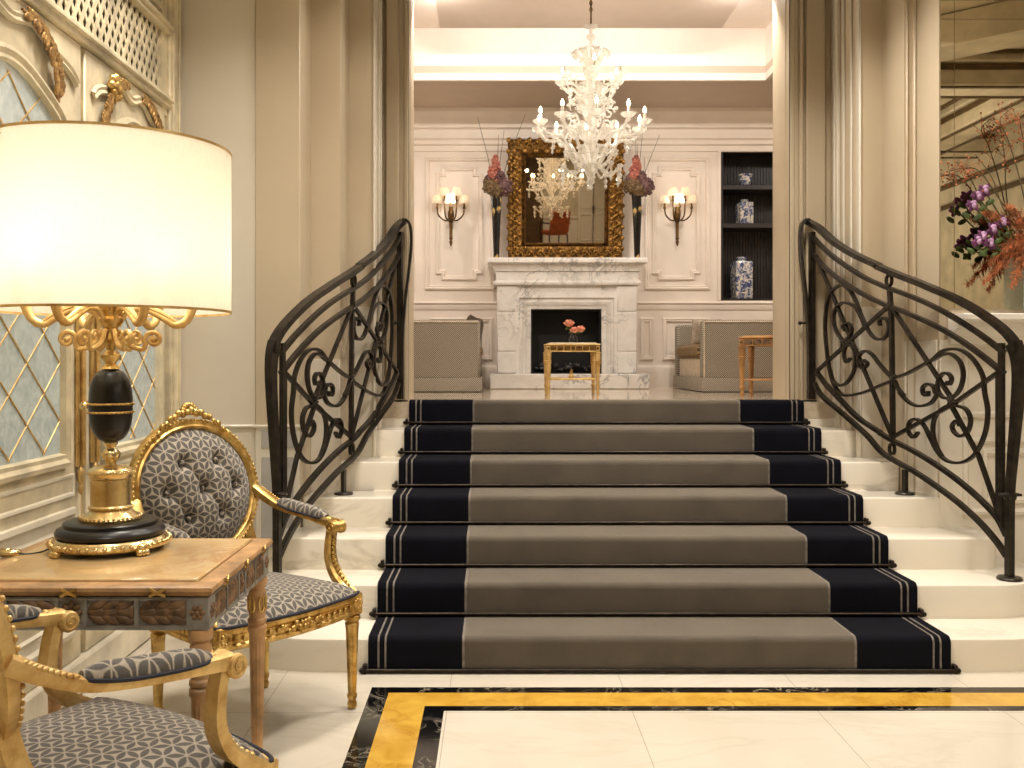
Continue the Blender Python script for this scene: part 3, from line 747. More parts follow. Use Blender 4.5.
    for (px, py) in ((844, 343), (893.7, 379), (952, 401), (890, 307)):
        c, n = curve([(px, py)], 1, False); c, n = c[0], n[0]; tg = Vector((0, 0, 1)).cross(n)
        for i in range(6):
            a = i * pi / 3 + .3; q = tg * cos(a) + Vector((0, 0, 1)) * sin(a)
            mb.tube([c - n * .004, c + q * .018 - n * .008, c + q * .036 - n * .004], [.012, .009, .002], 6)
    mb.build('leaf_boss', M['iron'], root)
    mb = MB(); c, n = curve([(905, 472), (905, 490)], 1, False)
    mb.sweep([c[0] + Vector((0, 0, .012)), Vector((c[0].x, c[0].y, .59))], rect(.03, .018), [n[0]] * 2); mb.lathe([(.05, 0), (.05, .006), (.045, .011), (.02, .013)], 24, (c[0].x, c[0].y, .589)); mb.build('mid_support', M['iron'], root)
    return root
railing(False, 'black scrolled iron railing climbing beside the mirrored wall and orchids')
railing(True, 'black scrolled iron railing climbing behind the gilt armchair')
# ------------------------------------------------------------------ side table
def spiral(c, r0, r1, turns, a0, ax1, ax2, n=28):
    out = []
    for i in range(n + 1):
        t = i / n; r = r0 + (r1 - r0) * t; a = a0 + turns * 2 * pi * t
        out.append(Vector(c) + Vector(ax1) * r * cos(a) + Vector(ax2) * r * sin(a))
    return out
def gilt_table(w, d, h, label, loc, rz=0, name='side_table', fine=True, mats=None, group=None, ls=1.0):
    """w x d x h, origin at floor centre"""
    wood, grey, carve, gold, top = mats
    root = thing(name, label, 'table', loc, rz, group)
    x, y = w / 2, d / 2; k = h / .74
    mb = MB()
    P = rpoly(-x, x, -y, y)
    frame_loop(mb, P, [(.03, h - .03 * k), (.012, h - .028 * k), (.004, h - .022 * k), (0, h - .014 * k), (.002, h - .006 * k), (.008, h - .002 * k), (.05 * k, h - .001), (.05 * k, h - .03 * k), (.03, h - .03 * k)], lambda u, v, q: (u, v, q), smooth=True)
    mb.box(-x + .03, x - .03, -y + .03, y - .03, h - .03 * k, h - .012 * k); mb.build('top_frame', wood, root)
    mb = MB(); mb.box(-x + .052 * k, x - .052 * k, -y + .052 * k, y - .052 * k, h - .012 * k, h + .007, .004); mb.build('marble_top', top, root)
    a0, a1 = h - .108 * k, h - .03 * k; i_ = .012 * k
    mb = MB()
    cb = .062 * k
    for sy in (-1, 1): mb.box(-x + cb, x - cb, sy * (y - i_ - .022 * k), sy * (y - i_ - .004), a0, a1)
    for sx in (-1, 1): mb.box(sx * (x - i_ - .022 * k), sx * (x - i_ - .004), -y + cb, y - cb, a0, a1)
    for (z0, z1, o) in ((a0 - .004, a0 + .009 * k, 0), (a1 - .008 * k, a1, 0)):
        for sy in (-1, 1): mb.box(-x + cb, x - cb, sy * (y - .026 * k), sy * (y - i_ + o), z0, z1, .002)
        for sx in (-1, 1): mb.box(sx * (x - .026 * k), sx * (x - i_ + o), -y + cb, y - cb, z0, z1, .002)
    mb.build('apron', grey, root)
    cv = MB()
    def run(L, org, dx, nrm):
        """carved bays along an apron face: leaf bays with a rosette bay in the middle"""
        org, dx, nrm = Vector(org), Vector(dx), Vector(nrm); U = Vector((0, 0, 1))
        nb = max(1, round((L - .07 * k) / 2 / (.115 * k))); rw = .07 * k; bw = (L - rw) / 2 / nb; z = (a0 + a1) / 2
        R = Matrix((dx, nrm, U)).transposed().to_4x4()
        def leafs(c, wd, sgn):
            for j in range(3):
                p = c + dx * sgn * (-wd * .28 + j * wd * .27)
                for (dz, tilt) in ((0, 0), (.014 * k, .45), (-.014 * k, -.45)):
                    cv.ell(p + U * dz * 1.25, (wd * .24, .008, .0125 * k), 8, 6, 0, R @ rotm('Y', -tilt * sgn))
            cv.ell(c + dx * sgn * wd * .4, (.012 * k, .006, .018 * k), 8, 6, 0, R)
        t = -L / 2
        for q in range(2 * nb + 1):
            wd = rw if q == nb else bw; c = org + dx * (t + wd / 2) + U * z
            if q == nb:
                for j in range(8):
                    a = j * pi / 4; cv.ell(c + dx * .018 * k * cos(a) + U * .018 * k * sin(a), (.011 * k, .007, .008 * k), 8, 6, 0, R @ rotm('Y', -a))
                cv.ell(c + nrm * .004, .009 * k, 8, 6)
            else: leafs(c, wd * .92, -1 if q < nb else 1)
            if q: 
                e = org + dx * t + U * z; dv = MB(); dv.sweep([e - U * (a1 - a0) * .48, e + U * (a1 - a0) * .48], rect(.010 * k, .012), [nrm] * 2); dv.build('apron_divider', grey, root)
            t += wd
    run(2 * (x - cb), (0, -y + i_ + .004, 0), (1, 0, 0), (0, -1, 0)); run(2 * (y - cb), (x - i_ - .004, 0, 0), (0, 1, 0), (1, 0, 0))
    if fine: run(2 * (x - cb), (0, y - i_ - .004, 0), (-1, 0, 0), (0, 1, 0)); run(2 * (y - cb), (-x + i_ + .004, 0, 0), (0, -1, 0), (-1, 0, 0))
    cv.build('carved_leaves', carve, root)
    rb = MB()   # crossed gilt ribbons on the edge moulding
    for q, ax in ((-.5, 0), (0, 0), (.5, 0), (-.5, 1), (0, 1), (.5, 1)) if fine else ():
        rb = MB()
        for sg in (1, -1):
            c = q * w * .62
            if ax: rb_ = MB()
            else: rb_ = rb
            rb_.sweep([(c - .02, -y - .001, h - .025), (c, -y - .005, h - .016), (c + .02, -y - .001, h - .007)] if sg > 0 else [(c - .02, -y - .001, h - .007), (c, -y - .005, h - .016), (c + .02, -y - .001, h - .025)], rect(.007, .004), [(0, -1, 0)] * 3)
            c = q * d * .62
            if ax: rb.sweep([(x + .001, c - .02, h - .016 - sg * .009), (x + .005, c, h - .016), (x + .001, c + .02, h - .016 + sg * .009)], rect(.007, .004), [(1, 0, 0)] * 3)
        rb.build('crossed_ribbon', gold, root)
    lr = .0265 * k; lx, ly = x - .04 * k, y - .04 * k
    for sx in (-1, 1):
        for sy in (-1, 1):
            c = (sx * lx, sy * ly, 0)
            mb = MB(); mb.box(c[0] - .029 * k, c[0] + .029 * k, c[1] - .029 * k, c[1] + .029 * k, a0 - .006, a1, .003); lg = mb.build('corner_block', grey, root)
            r_ = MB()
            for (nx, ny) in ((0, sy), (sx, 0)):
                for j in range(6):
                    a = j * pi / 3; q = Vector((c[0] + nx * .029 * k + (abs(ny) * .013 * k * cos(a)), c[1] + ny * .029 * k + abs(nx) * .013 * k * cos(a), (a0 + a1) / 2 + .013 * k * sin(a)))
                    r_.ell(q, (.007 * k if ny else .005, .005 if ny else .007 * k, .007 * k), 8, 6)
                r_.ell((c[0] + nx * .031 * k, c[1] + ny * .031 * k, (a0 + a1) / 2), .006 * k, 8, 6)
            r_.build('corner_rosette', carve, lg)
            mb = MB(); z = a0 - .006
            prof = [(.010, 0), (.014, .004), (.017, .02), (.013, .035), (.015, .045), (.021, .055), (.021, .065), (.016, .075), (.017, .09), (.0235, z * .66), (.024, z * .72), (.029, z * .735), (.029, z * .755), (.024, z * .765), (.029, z * .775), (.029, z * .79), (.024, z * .80), (.0265, z * .83), (.027, z * .93), (.022, z * .945), (.03, z * .96), (.03, z)]
            mb.lathe([(r * k * ls, q) for r, q in prof], 28, c, 0, 12, .12, (.09, z * .66)); lg2 = mb.build('leg', wood, root)
            if fine:
                g = MB()
                for j in range(6):
                    a = j * pi / 3 + .2; q = Vector((c[0] + lr * cos(a), c[1] + lr * sin(a), z * .87))
                    g.tube([q + Vector((.008 * cos(t) * -sin(a), .008 * cos(t) * cos(a), .024 * sin(t))) for t in [2 * pi * i / 14 for i in range(14)]], .0035, 6, True)
                g.build('gilt_collar', gold, lg2)
    return root
TM = (M['wood'], M['greyp'], M['woodd'], M['gold'], M['tablemarble'])
TX, TY = -1.055, 2.695
gilt_table(.71, .65, .74, 'grey painted side table with marble top and carved apron under the big lamp', (TX, TY, 0), 0, 'side_table', True, TM)
# ------------------------------------------------------------------ table lamp
def lamp():
    root = thing('table_lamp', 'tall gilt and black table lamp with cream drum shade on the marble table', 'lamp', (-1.123, 2.80, .747))
    mb = MB(); mb.lathe([(.145, .012), (.158, .013), (.164, .018), (.166, .024), (.160, .032), (.154, .040), (.146, .044), (.12, .044)], 64)
    for i in range(44): a = 2 * pi * i / 44; mb.ell((.163 * cos(a), .163 * sin(a), .027), (.009, .007, .008), 8, 6, 0, rotm('Z', a))
    ring = mb.build('gilt_foot_ring', M['goldp'], root)
    for i in range(4):
        a = pi / 4 + i * pi / 2 + .12; mb = MB()
        for j in (-1, 0, 1): mb.ell((.166 * cos(a) + j * .011 * -sin(a), .166 * sin(a) + j * .011 * cos(a), .010), (.014, .009, .011), 10, 8, 0, rotm('Z', a))
        mb.ell((.158 * cos(a), .158 * sin(a), .022), (.016, .018, .014), 10, 8); mb.build('claw_foot', M['goldp'], root)
    mb = MB(); mb.lathe([(.145, .044), (.150, .046), (.152, .056), (.146, .066), (.132, .072), (.130, .082), (.124, .086), (.08, .087)], 64); mb.build('black_plinth', M['black'], root)
    mb = MB(); mb.lathe([(.086, .087), (.087, .093), (.082, .098), (.066, .108), (.058, .116), (.060, .120), (.060, .126), (.056, .130), (.056, .205), (.060, .209), (.060, .216), (.064, .222), (.064, .228), (.058, .236), (.04, .244), (.02, .247)], 48)
    for i in range(40): a = 2 * pi * i / 40; mb.ell((.062 * cos(a), .062 * sin(a), .225), .0045, 6, 5); mb.ell((.0835 * cos(a), .0835 * sin(a), .096), .0048, 6, 5); mb.ell((.059 * cos(a), .059 * sin(a), .123), .004, 6, 5)
    mb.build('brass_drum', M['goldp'], root)
    mb = MB(); mb.lathe([(.016, .245), (.015, .252), (.018, .258), (.024, .268), (.028, .276), (.026, .284), (.018, .290), (.013, .297), (.016, .302), (.020, .307), (.020, .312)], 24, flute=12, amp=.14, frange=(.262, .285)); mb.build('lower_knop', M['goldp'], root)
    mb = MB(); n = 22; mb.lathe([(.014 + .047 * max(0, 1 - abs(2 * i / n - 1) ** 2.7) ** .55, .311 + .217 * i / n) for i in range(n + 1)], 40); egg = mb.build('black_egg_urn', M['black'], root)
    for z in (.400, .424):
        mb = MB(); mb.tube([(.0605 * cos(2 * pi * i / 40), .0605 * sin(2 * pi * i / 40), z) for i in range(40)], .0035, 8, True)
        for i in range(34): a = 2 * pi * i / 34; mb.ell((.063 * cos(a), .063 * sin(a), z), .0035, 6, 5)
        mb.build('gilt_band', M['gold'], egg)
    mb = MB(); mb.lathe([(.028, .526), (.024, .532), (.014, .540), (.018, .548), (.028, .558), (.030, .566), (.018, .572), (.012, .580), (.014, .60), (.024, .612), (.018, .63), (.022, .65), (.034, .662), (.036, .672), (.028, .68), (.034, .70), (.046, .712), (.046, .718), (.01, .72), (.008, 1.15), (.0, 1.152)], 28, flute=12, amp=.1, frange=(.552, .57)); mb.build('gilt_stem', M['gold'], root)
    for i in range(6):
        a = i * pi / 3 + .25; R = rotm('Z', a); mb = MB()
        # lower C scroll with volutes
        p = spiral((.118, 0, .612), .006, .026, 1.4, 1.2, (1, 0, 0), (0, 0, 1)); q = cat_rom([p[-1], (.085, 0, .583), (.045, 0, .600), (.022, 0, .640)], 6)
        mb.tube([R @ v for v in p + q[1:]], [.004 + .0035 * min(1, t / 12) for t in range(len(p) + len(q) - 1)], 8)
        p = spiral((.070, 0, .622), .004, .018, 1.2, 2.2, (1, 0, 0), (0, 0, 1), 18); mb.tube([R @ v for v in p], .0042, 8); mb.ell(R @ Vector((.118, 0, .612)), .010, 8, 6)
        # horn arm carrying the candle socket
        q = cat_rom([(.022, 0, .650), (.045, 0, .690), (.095, 0, .700), (.150, 0, .672), (.180, 0, .655), (.212, 0, .670), (.228, 0, .705), (.232, 0, .722)], 6)
        mb.tube([R @ v for v in q], [.006 + .009 * (t / len(q)) for t in range(len(q))], 10)
        q2 = cat_rom([(.10, 0, .708), (.14, 0, .690), (.175, 0, .668), (.198, 0, .650), (.208, 0, .652)], 5); mb.tube([R @ v for v in q2], [.010 - .008 * t / len(q2) for t in range(len(q2))], 8)
        mb.lathe([(.018, 0), (.020, .004), (.017, .008), (.014, .012), (.013, .06), (.009, .062)], 16, R @ Vector((.232, 0, .716)))
        am = mb.build('scroll_arm', M['goldw'], root)
        mb = MB(); mb.lathe([(.011, 0), (.016, .018), (.017, .032), (.011, .052), (.003, .066)], 14, R @ Vector((.232, 0, .778))); mb.build('bulb', M['bulb'], am)
    for i in range(5):
        a = i * 2 * pi / 5; mb = MB(); c = Vector((.062 * cos(a), .062 * sin(a), .735))
        for j in range(9):
            b = j * 2.4; rr = .004 + .0026 * j; mb.ell(c + Vector((rr * cos(b), rr * sin(b) * .8, rr * sin(b) * .5 + .004)), (.011, .009, .012), 8, 6, 0, rotm('Z', b))
        mb.tube([(.02 * cos(a), .02 * sin(a), .69), c - Vector((0, 0, .01))], .004, 6); mb.build('gilt_rose', M['goldw'], root)
    mb = MB(); R0, R1 = .34, .34; z0, z1 = .694, 1.164; n = 96
    mb.add([((R0 if k == 0 else R1) * cos(2 * pi * i / n), R0 * sin(2 * pi * i / n), (z0, z1)[k]) for k in (0, 1) for i in range(n)], [(i, (i + 1) % n, n + (i + 1) % n, n + i) for i in range(n)], 0, True)
    sh = mb.build('lamp_shade', M['shade'], root)
    for z in (z0, z1):
        mb = MB(); mb.sweep([(R0 * cos(2 * pi * i / n), R0 * sin(2 * pi * i / n), z) for i in range(n)], rect(.004, .007), closed=True); mb.build('shade_trim', M['goldw'], sh)
    mb = MB()
    for i in range(3): a = i * 2 * pi / 3; mb.tube([(0, 0, 1.146), (R0 * cos(a), R0 * sin(a), 1.146)], .0025, 6)
    mb.build('shade_spider', M['goldp'], sh)
    mb = MB(); mb.tube(cat_rom([(-.15, -.03, .014), (-.175, -.055, .003), (-.20, -.075, .001), (-.23, -.085, .004)], 6), .0025, 6); cd = mb.build('cord', M['black'], root)
    mb = MB(); mb.box(-.305, -.222, -.100, -.070, -.004, .015, .006, 0); mb.box(-.28, -.25, -.093, -.077, .013, .019, .003, 0); mb.build('cord_switch', M['goldp'], cd)
    return root
lamp()
# ------------------------------------------------------------------ oval-back armchairs
def outline_seat(g=0):
    P = []
    ctl = [(-.31 - g, .20), (-.30, .245 + g), (-.16, .275 + g), (0, .288 + g), (.16, .275 + g), (.30, .245 + g), (.31 + g, .20), (.302 + g, .0), (.268 + g, -.20), (.24, -.245 - g), (0, -.252 - g), (-.24, -.245 - g), (-.268 - g, -.20), (-.302 - g, .0)]
    return [(p.x, p.y) for p in cat_rom([(a, b, 0) for a, b in ctl], 5, True)]
def armchair(label, loc, rz, group, gold, carve):
    root = thing('armchair', label, 'armchair', loc, rz, group)
    # legs
    for sx in (-1, 1):
        for fr in (1, 0):
            c = (sx * (.292 if fr else .236), .225 if fr else -.215, 0); mb = MB()
            mb.lathe([(.011, 0), (.016, .004), (.018, .018), (.014, .034), (.019, .045), (.019, .054), (.015, .062), (.016, .072), (.026, .30), (.027, .318), (.022, .324), (.031, .334), (.031, .346), (.024, .352)], 24, c, 0, 10, .16, (.075, .30))
            mb.box(c[0] - .03, c[0] + .03, c[1] - .03, c[1] + .03, .352, .432, .006)
            lg = mb.build('leg', gold, root)
            if fr:
                r_ = MB()
                for j in range(8): a = j * pi / 4; r_.ell((c[0] + .016 * cos(a), c[1] + .031, .392 + .016 * sin(a)), (.008, .006, .008), 8, 6); r_.ell((c[0] + sx * .031, c[1] + .016 * cos(a), .392 + .016 * sin(a)), (.006, .008, .008), 8, 6)
                r_.build('rosette', carve, lg)
    O = outline_seat(0)
    mb = MB()
    frame_loop(mb, O, [(.045, .352), (.006, .352), (0, .358), (0, .368), (.006, .374), (.006, .40), (0, .406), (-.004, .414), (-.002, .424), (.008, .428), (.045, .428), (.045, .352)], lambda u, v, h: (u, v, h), smooth=True)
    n = len(O)
    mb.build('seat_rail', gold, root)
    mb = MB()
    # rope of beads round the rail
    L = []; 
    for i in range(n):
        a, b = Vector(O[i]), Vector(O[(i + 1) % n]); m = max(1, int((b - a).length / .017))
        for j in range(m): L.append(a.lerp(b, j / m))
    for i, q in enumerate(L):
        b = L[(i + 1) % len(L)] - q; mb.ell((q.x, q.y, .387), (.010, .006, .010), 7, 5, 0, rotm('Z', atan2(b.y, b.x)) @ rotm('Y', .5))
    for sg in (-1, 1):   # carved spray in the middle of the front rail
        for j in range(6):
            mb.ell((sg * (.012 + j * .014), .291 - j * .002, .385 + .012 * sin(j * 1.7)), (.012, .010, .014 - j * .001), 8, 6, 0, rotm('Y', sg * j * .5))
    for j in range(6): a = j * pi / 3; mb.ell((.014 * cos(a), .295, .385 + .014 * sin(a)), (.010, .009, .010), 8, 6)
    mb.ell((0, .30, .385), .009, 8, 6); mb.build('rail_carving', carve, root)
    # domed seat
    mb = MB(); Oc = outline_seat(-.004); nr = 12
    def seat(i, j):
        t = j / (nr - 1); p = Vector(Oc[i % n]); 
        if j == 0: return (p.x, p.y, .424)
        r = 1 - t ** 1.35 * .999; h = .424 + .070 * (1 - (1 - min(1, t * 1.15)) ** 2.6)
        return (p.x * r, p.y * r + .01 * (1 - r), h)
    mb.grid(n, nr, seat, closeu=True); ct = mb.build('seat_cushion', M['fabxy'], root)
    mb = MB(); mb.tube([(p[0], p[1], .430) for p in outline_seat(.001)], .006, 8, True); mb.build('piping', M['piping'], ct)
    # oval back
    Bo = Vector((0, -.268, .50)); U = Vector((0, -.20, .98)).normalized(); Nn = Vector((0, .98, .20)).normalized()
    A_, B_, CT = .262, .255, .305
    def bk(x, t, d=0): return Bo + Vector((x, 0, 0)) + U * t + Nn * d
    m = 72
    ov = [bk(A_ * cos(2 * pi * i / m), CT + B_ * sin(2 * pi * i / m)) for i in range(m)]
    mb = MB(); mb.sweep(ov, [(-.024, -.012), (-.021, .010), (-.011, .021), (.002, .017), (.009, .023), (.019, .015), (.024, .0), (.022, -.014)], [Nn] * m, True, smooth=True)
    fr = mb.build('back_frame', gold, root)
    mb = MB()
    for i in range(92):
        a = 2 * pi * i / 92
        mb.ell(bk((A_ + .013) * cos(a), CT + (B_ + .013) * sin(a), .021), (.006, .005, .006), 7, 5); 
    mb.build('bead_moulding', carve, fr)
    mb = MB()
    ct0 = CT + B_ + .028
    for j in range(9): a = pi * j / 8; mb.ell(bk(.030 * cos(a), ct0 + .012 + .032 * sin(a), .016), (.013, .012, .014), 8, 6)
    for sg in (-1, 1):
        for j in range(8): mb.ell(bk(sg * (.03 + .019 * j), ct0 - .0015 * j * j * .9 + .012 - .004 * j + .007 * (j % 2), .018), (.014, .012, .016 - .001 * j), 8, 6, 0, rotm('Y', sg * (.4 + j * .2)))
        mb.ell(bk(sg * .017, ct0 + .016, .026), .013, 8, 6)
    mb.ell(bk(0, ct0 + .02, .03), (.014, .012, .018), 8, 6); mb.build('crest_carving', carve, fr)
    # stiles from the back legs up to the oval
    for sx in (-1, 1):
        mb = MB(); q = cat_rom([(sx * .236, -.215, .42), (sx * .232, -.240, .47), bk(sx * .215, .09, 0), bk(sx * .205, .17, 0)], 6); mb.sweep(q, rect(.04, .04), [(0, 1, 0)] * len(q), smooth=True); mb.build('back_stile', gold, root)
    # buttoned pad
    btn = []
    for r_ in range(-3, 4):
        for c_ in range(-3, 4):
            x = (c_ + (.5 if r_ % 2 else 0)) * .15; t = r_ * .105
            if (x / (A_ - .03)) ** 2 + (t / (B_ - .03)) ** 2 < .80: btn.append((x, t))
    ai, bi = A_ - .014, B_ - .014
    def pad(i, j):
        rr = 1 - (j / 27); a = 2 * pi * i / 72; x, t = ai * rr * cos(a), bi * rr * sin(a)
        h = .004 + .07 * (1 - rr ** 3.2)
        for (bx_, bt) in btn:
            d2 = (x - bx_) ** 2 + (t - bt) ** 2; h -= .034 * math.exp(-d2 / .0007) * (1 - rr ** 6)
            for (cx_, ct_) in ((bx_ + .075, bt + .105), (bx_ - .075, bt + .105)):   # soft pleats between buttons
                if any(abs(cx_ - q[0]) < .01 and abs(ct_ - q[1]) < .01 for q in btn):
                    ex, et = cx_ - bx_, ct_ - bt; l2 = ex * ex + et * et; u_ = max(0, min(1, ((x - bx_) * ex + (t - bt) * et) / l2))
                    dd = (x - bx_ - ex * u_) ** 2 + (t - bt - et * u_) ** 2; h -= .010 * math.exp(-dd / .00010)
        return bk(x, CT + t, max(h, .002))
    mb = MB(); mb.grid(72, 28, pad, closeu=True); pd = mb.build('back_pad', M['fabxz'], root)
    mb = MB(); mb.grid(72, 8, lambda i, j: bk(ai * (1 - j / 7.01) * cos(2 * pi * i / 72), CT + bi * (1 - j / 7.01) * sin(2 * pi * i / 72), -.01 - .02 * (1 - (1 - j / 7) ** 2)), closeu=True); mb.build('outside_back', M['fabxz'], root)
    for (x, t) in btn:
        mb = MB(); mb.ell(bk(x, CT + t, .041), (.011, .007, .011), 8, 6); mb.build('button', M['fabxz'], pd)
    # arms
    for sx in (-1, 1):
        arm = [bk(sx * .268, .29), (sx * .283, -.275, .752), (sx * .297, -.20, .718), (sx * .306, -.12, .702), (sx * .309, -.03, .692), (sx * .306, .06, .683), (sx * .30, .125, .677)]
        q = cat_rom(arm, 7); mb = MB()
        mb.sweep(q, [(-.022, -.016), (.022, -.016), (.026, -.004), (.022, .010), (.012, .015), (-.012, .015), (-.022, .010), (-.026, -.004)], [(0, 0, 1)] * len(q), smooth=True, scale=[1.15 - .35 * sin(pi * i / len(q)) for i in range(len(q))])
        a_ = mb.build('arm', gold, root)
        mb = MB()   # rolled volute at the hand
        mk = mb.mark(); mb.lathe([(.004, -.031), (.022, -.031), (.026, -.027), (.026, -.016), (.022, -.012), (.022, .012), (.026, .016), (.026, .027), (.022, .031), (.004, .031)], 20); mb.xf(mk, trn(sx * .30, .132, .665) @ rotm('Y', pi / 2))
        for s2 in (-1, 1): mb.tube(spiral((sx * .30 + s2 * .031, .132, .665), .024, .004, 1.6, pi / 2, (0, 1, 0), (0, 0, 1), 24), .0038, 6)
        for j in range(5): mb.ell((sx * .30, .085 + j * .012, .695 - j * .003), (.012 - .001 * j, .009, .006), 8, 6)
        mb.build('hand_volute', carve, a_)
        mb = MB()
        for i in range(3, 13):
            p = q[i]; 
            for s2 in (sx,): mb.ell((p.x + s2 * .020, p.y, p.z + .011), (.0045, .008, .0045), 7, 5)
        mb.build('bead_run', carve, a_)
        # arm pad
        mb = MB(); path = cat_rom([(sx * .299, -.205, .730), (sx * .306, -.12, .714), (sx * .309, -.03, .704), (sx * .306, .075, .694)], 8); N_ = len(path)
        pr = [(.030 * cos(t), max(-.008, .030 * sin(t))) for t in [2 * pi * i / 16 for i in range(16)]]
        sc = [max(.15, (1 - abs(2 * i / (N_ - 1) - 1) ** 4)) ** .5 for i in range(N_)]
        mb.sweep(path, pr, [(0, 0, 1)] * N_, scale=sc, smooth=True); pa = mb.build('arm_pad', M['fabxy'], a_)
        mb = MB(); P1 = [(p.x + .030 * sc[i], p.y, p.z - .004) for i, p in enumerate(path)] + [(p.x - .030 * sc[i], p.y, p.z - .004) for i, p in reversed(list(enumerate(path)))]
        mb.tube(P1, .0045, 6, True); mb.build('pad_piping', M['piping'], a_)
        # curved support from hand down to the front leg
        q = cat_rom([(sx * .30, .112, .662), (sx * .302, .100, .605), (sx * .304, .098, .545), (sx * .304, .125, .490), (sx * .300, .178, .448), (sx * .294, .222, .425)], 7); mb = MB()
        mb.sweep(q, [(-.019, -.015), (.019, -.015), (.021, .006), (.012, .013), (.006, .009), (-.006, .009), (-.012, .013), (-.021, .006)], [(0, 1, .1)] * len(q), smooth=True, scale=[.95 + .4 * (i / len(q)) for i in range(len(q))])
        mb.build('arm_support', gold, root)
        mb = MB()
        for i, p in enumerate(q[4:-6:2]): mb.ell((p.x, p.y + .015, p.z + .004), (.010, .007, .009), 7, 5)
        mb.build('support_carving', carve, root)
    return root
GRP = 'gilt oval-back armchairs'
def face(fx, fy): return atan2(-fx, fy)
armchair('gilt armchair with tufted oval back standing behind the marble lamp table', (-.89, 3.48, 0), face(.788, -.616), GRP, M['gold'], M['gold'])
armchair('pale gilt armchair in front of the lamp table, its back to the viewer', (-.878, 2.06, 0), face(.56, .83), GRP, M['goldw'], M['goldw'])
# ------------------------------------------------------------------ fireplace
def fireplace():
    root = thing('fireplace', 'white veined marble fireplace centred on the lounge wall below the mirror', 'fireplace', (.648, 8.65, LZ))
    def B(mb, x0, x1, y0, y1, z0, z1, c=.006): mb.box(x0 - .648, x1 - .648, y0 - 8.65, y1 - 8.65, z0 - LZ, z1 - LZ, c)
    mb = MB()
    for (x0, x1) in ((.018, .20), (1.10, 1.282)):
        B(mb, x0, x1, 8.65, 9.0, 1.17, 1.98); B(mb, x0 + .004, x1 - .004, 8.643, 8.66, 1.175, 1.36); B(mb, x0 + .004, x1 - .004, 8.643, 8.66, 1.372, 1.72); B(mb, x0 + .004, x1 - .004, 8.643, 8.66, 1.732, 1.965)
    B(mb, .19, 1.11, 8.66, 9.0, 1.86, 1.98); B(mb, .19, .326, 8.68, 9.0, 1.17, 1.87); B(mb, .966, 1.11, 8.68, 9.0, 1.17, 1.87); B(mb, .32, .97, 8.68, 9.0, 1.753, 1.87)
    mb.build('surround', M['carrara'], root)
    mb = MB()
    def fr(x0, x1, z1, prof):
        n = 4; vs = []
        for (d, h) in prof:
            vs += [(x0 + d, h, 1.17), (x0 + d, h, z1 - d), (x1 - d, h, z1 - d), (x1 - d, h, 1.17)]
        vs = [(a - .648, -b + .03, c - LZ) for a, b, c in vs]; fs = []
        for k in range(len(prof) - 1):
            for i in range(3): fs.append((k * 4 + i, k * 4 + i + 1, k * 4 + 5 + i, k * 4 + 4 + i))
        mb.add(vs, fs)
    fr(.19, 1.105, 1.885, [(0, .0), (0, .035), (.03, .04), (.035, .02), (.06, .026), (.064, .036), (.08, .03), (.135, -.05), (.137, -.25)])
    mb.build('inner_frame', M['carrara'], root)
    mb = MB(); prof = [(0, 1.965), (.045, 1.972), (.055, 1.99), (.04, 2.005), (.018, 2.012), (.018, 2.088), (.04, 2.095), (.04, 2.112), (.075, 2.14), (.082, 2.152), (.12, 2.158), (.135, 2.168), (.135, 2.203), (.128, 2.21)]
    vs = []
    for (d, z) in prof: d *= .62; vs += [(.018 - d, 9.0), (.018 - d, 8.65 - d), (1.282 + d, 8.65 - d), (1.282 + d, 9.0)]
    vs = [(x - .648, y - 8.65, prof[i // 4][1] - LZ) for i, (x, y) in enumerate(vs)]
    fs = [(k * 4 + i, k * 4 + i + 1, k * 4 + 5 + i, k * 4 + 4 + i) for k in range(len(prof) - 1) for i in range(3)] + [(0, 1, 2, 3), tuple(range(len(vs) - 4, len(vs)))]
    mb.add(vs, fs); mb.build('mantel_shelf', M['carrara'], root)
    mb = MB(); B(mb, -.045, 1.345, 8.33, 9.0, LZ, 1.17, .008); mb.build('hearth', M['carrara'], root)
    mb = MB(); B(mb, .326, .966, 8.94, 8.96, 1.17, 1.76, 0); B(mb, .326, .34, 8.70, 8.95, 1.17, 1.76, 0); B(mb, .952, .966, 8.70, 8.95, 1.17, 1.76, 0); B(mb, .326, .966, 8.70, 8.95, 1.745, 1.76, 0); B(mb, .326, .966, 8.70, 8.95, 1.17, 1.178, 0)
    mb.build('firebox', M['soot'], root)
fireplace()
mb = MB()
for i in range(46):
    x = .36 + .57 * random.random(); y = 8.74 + .15 * random.random(); mb.ell((x, y, 1.20 + .05 * random.random()), (.026 + .018 * random.random(), .025, .022), 7, 5, 0, rotm('Z', random.random() * 3) @ rotm('X', random.random() * 2))
mb.build('coals', plain('coal lumps', (34, 32, 31), .35, var=.5, scale=30), None, 'dark coal lumps lying in the fireplace opening', 'coal', kind='stuff')
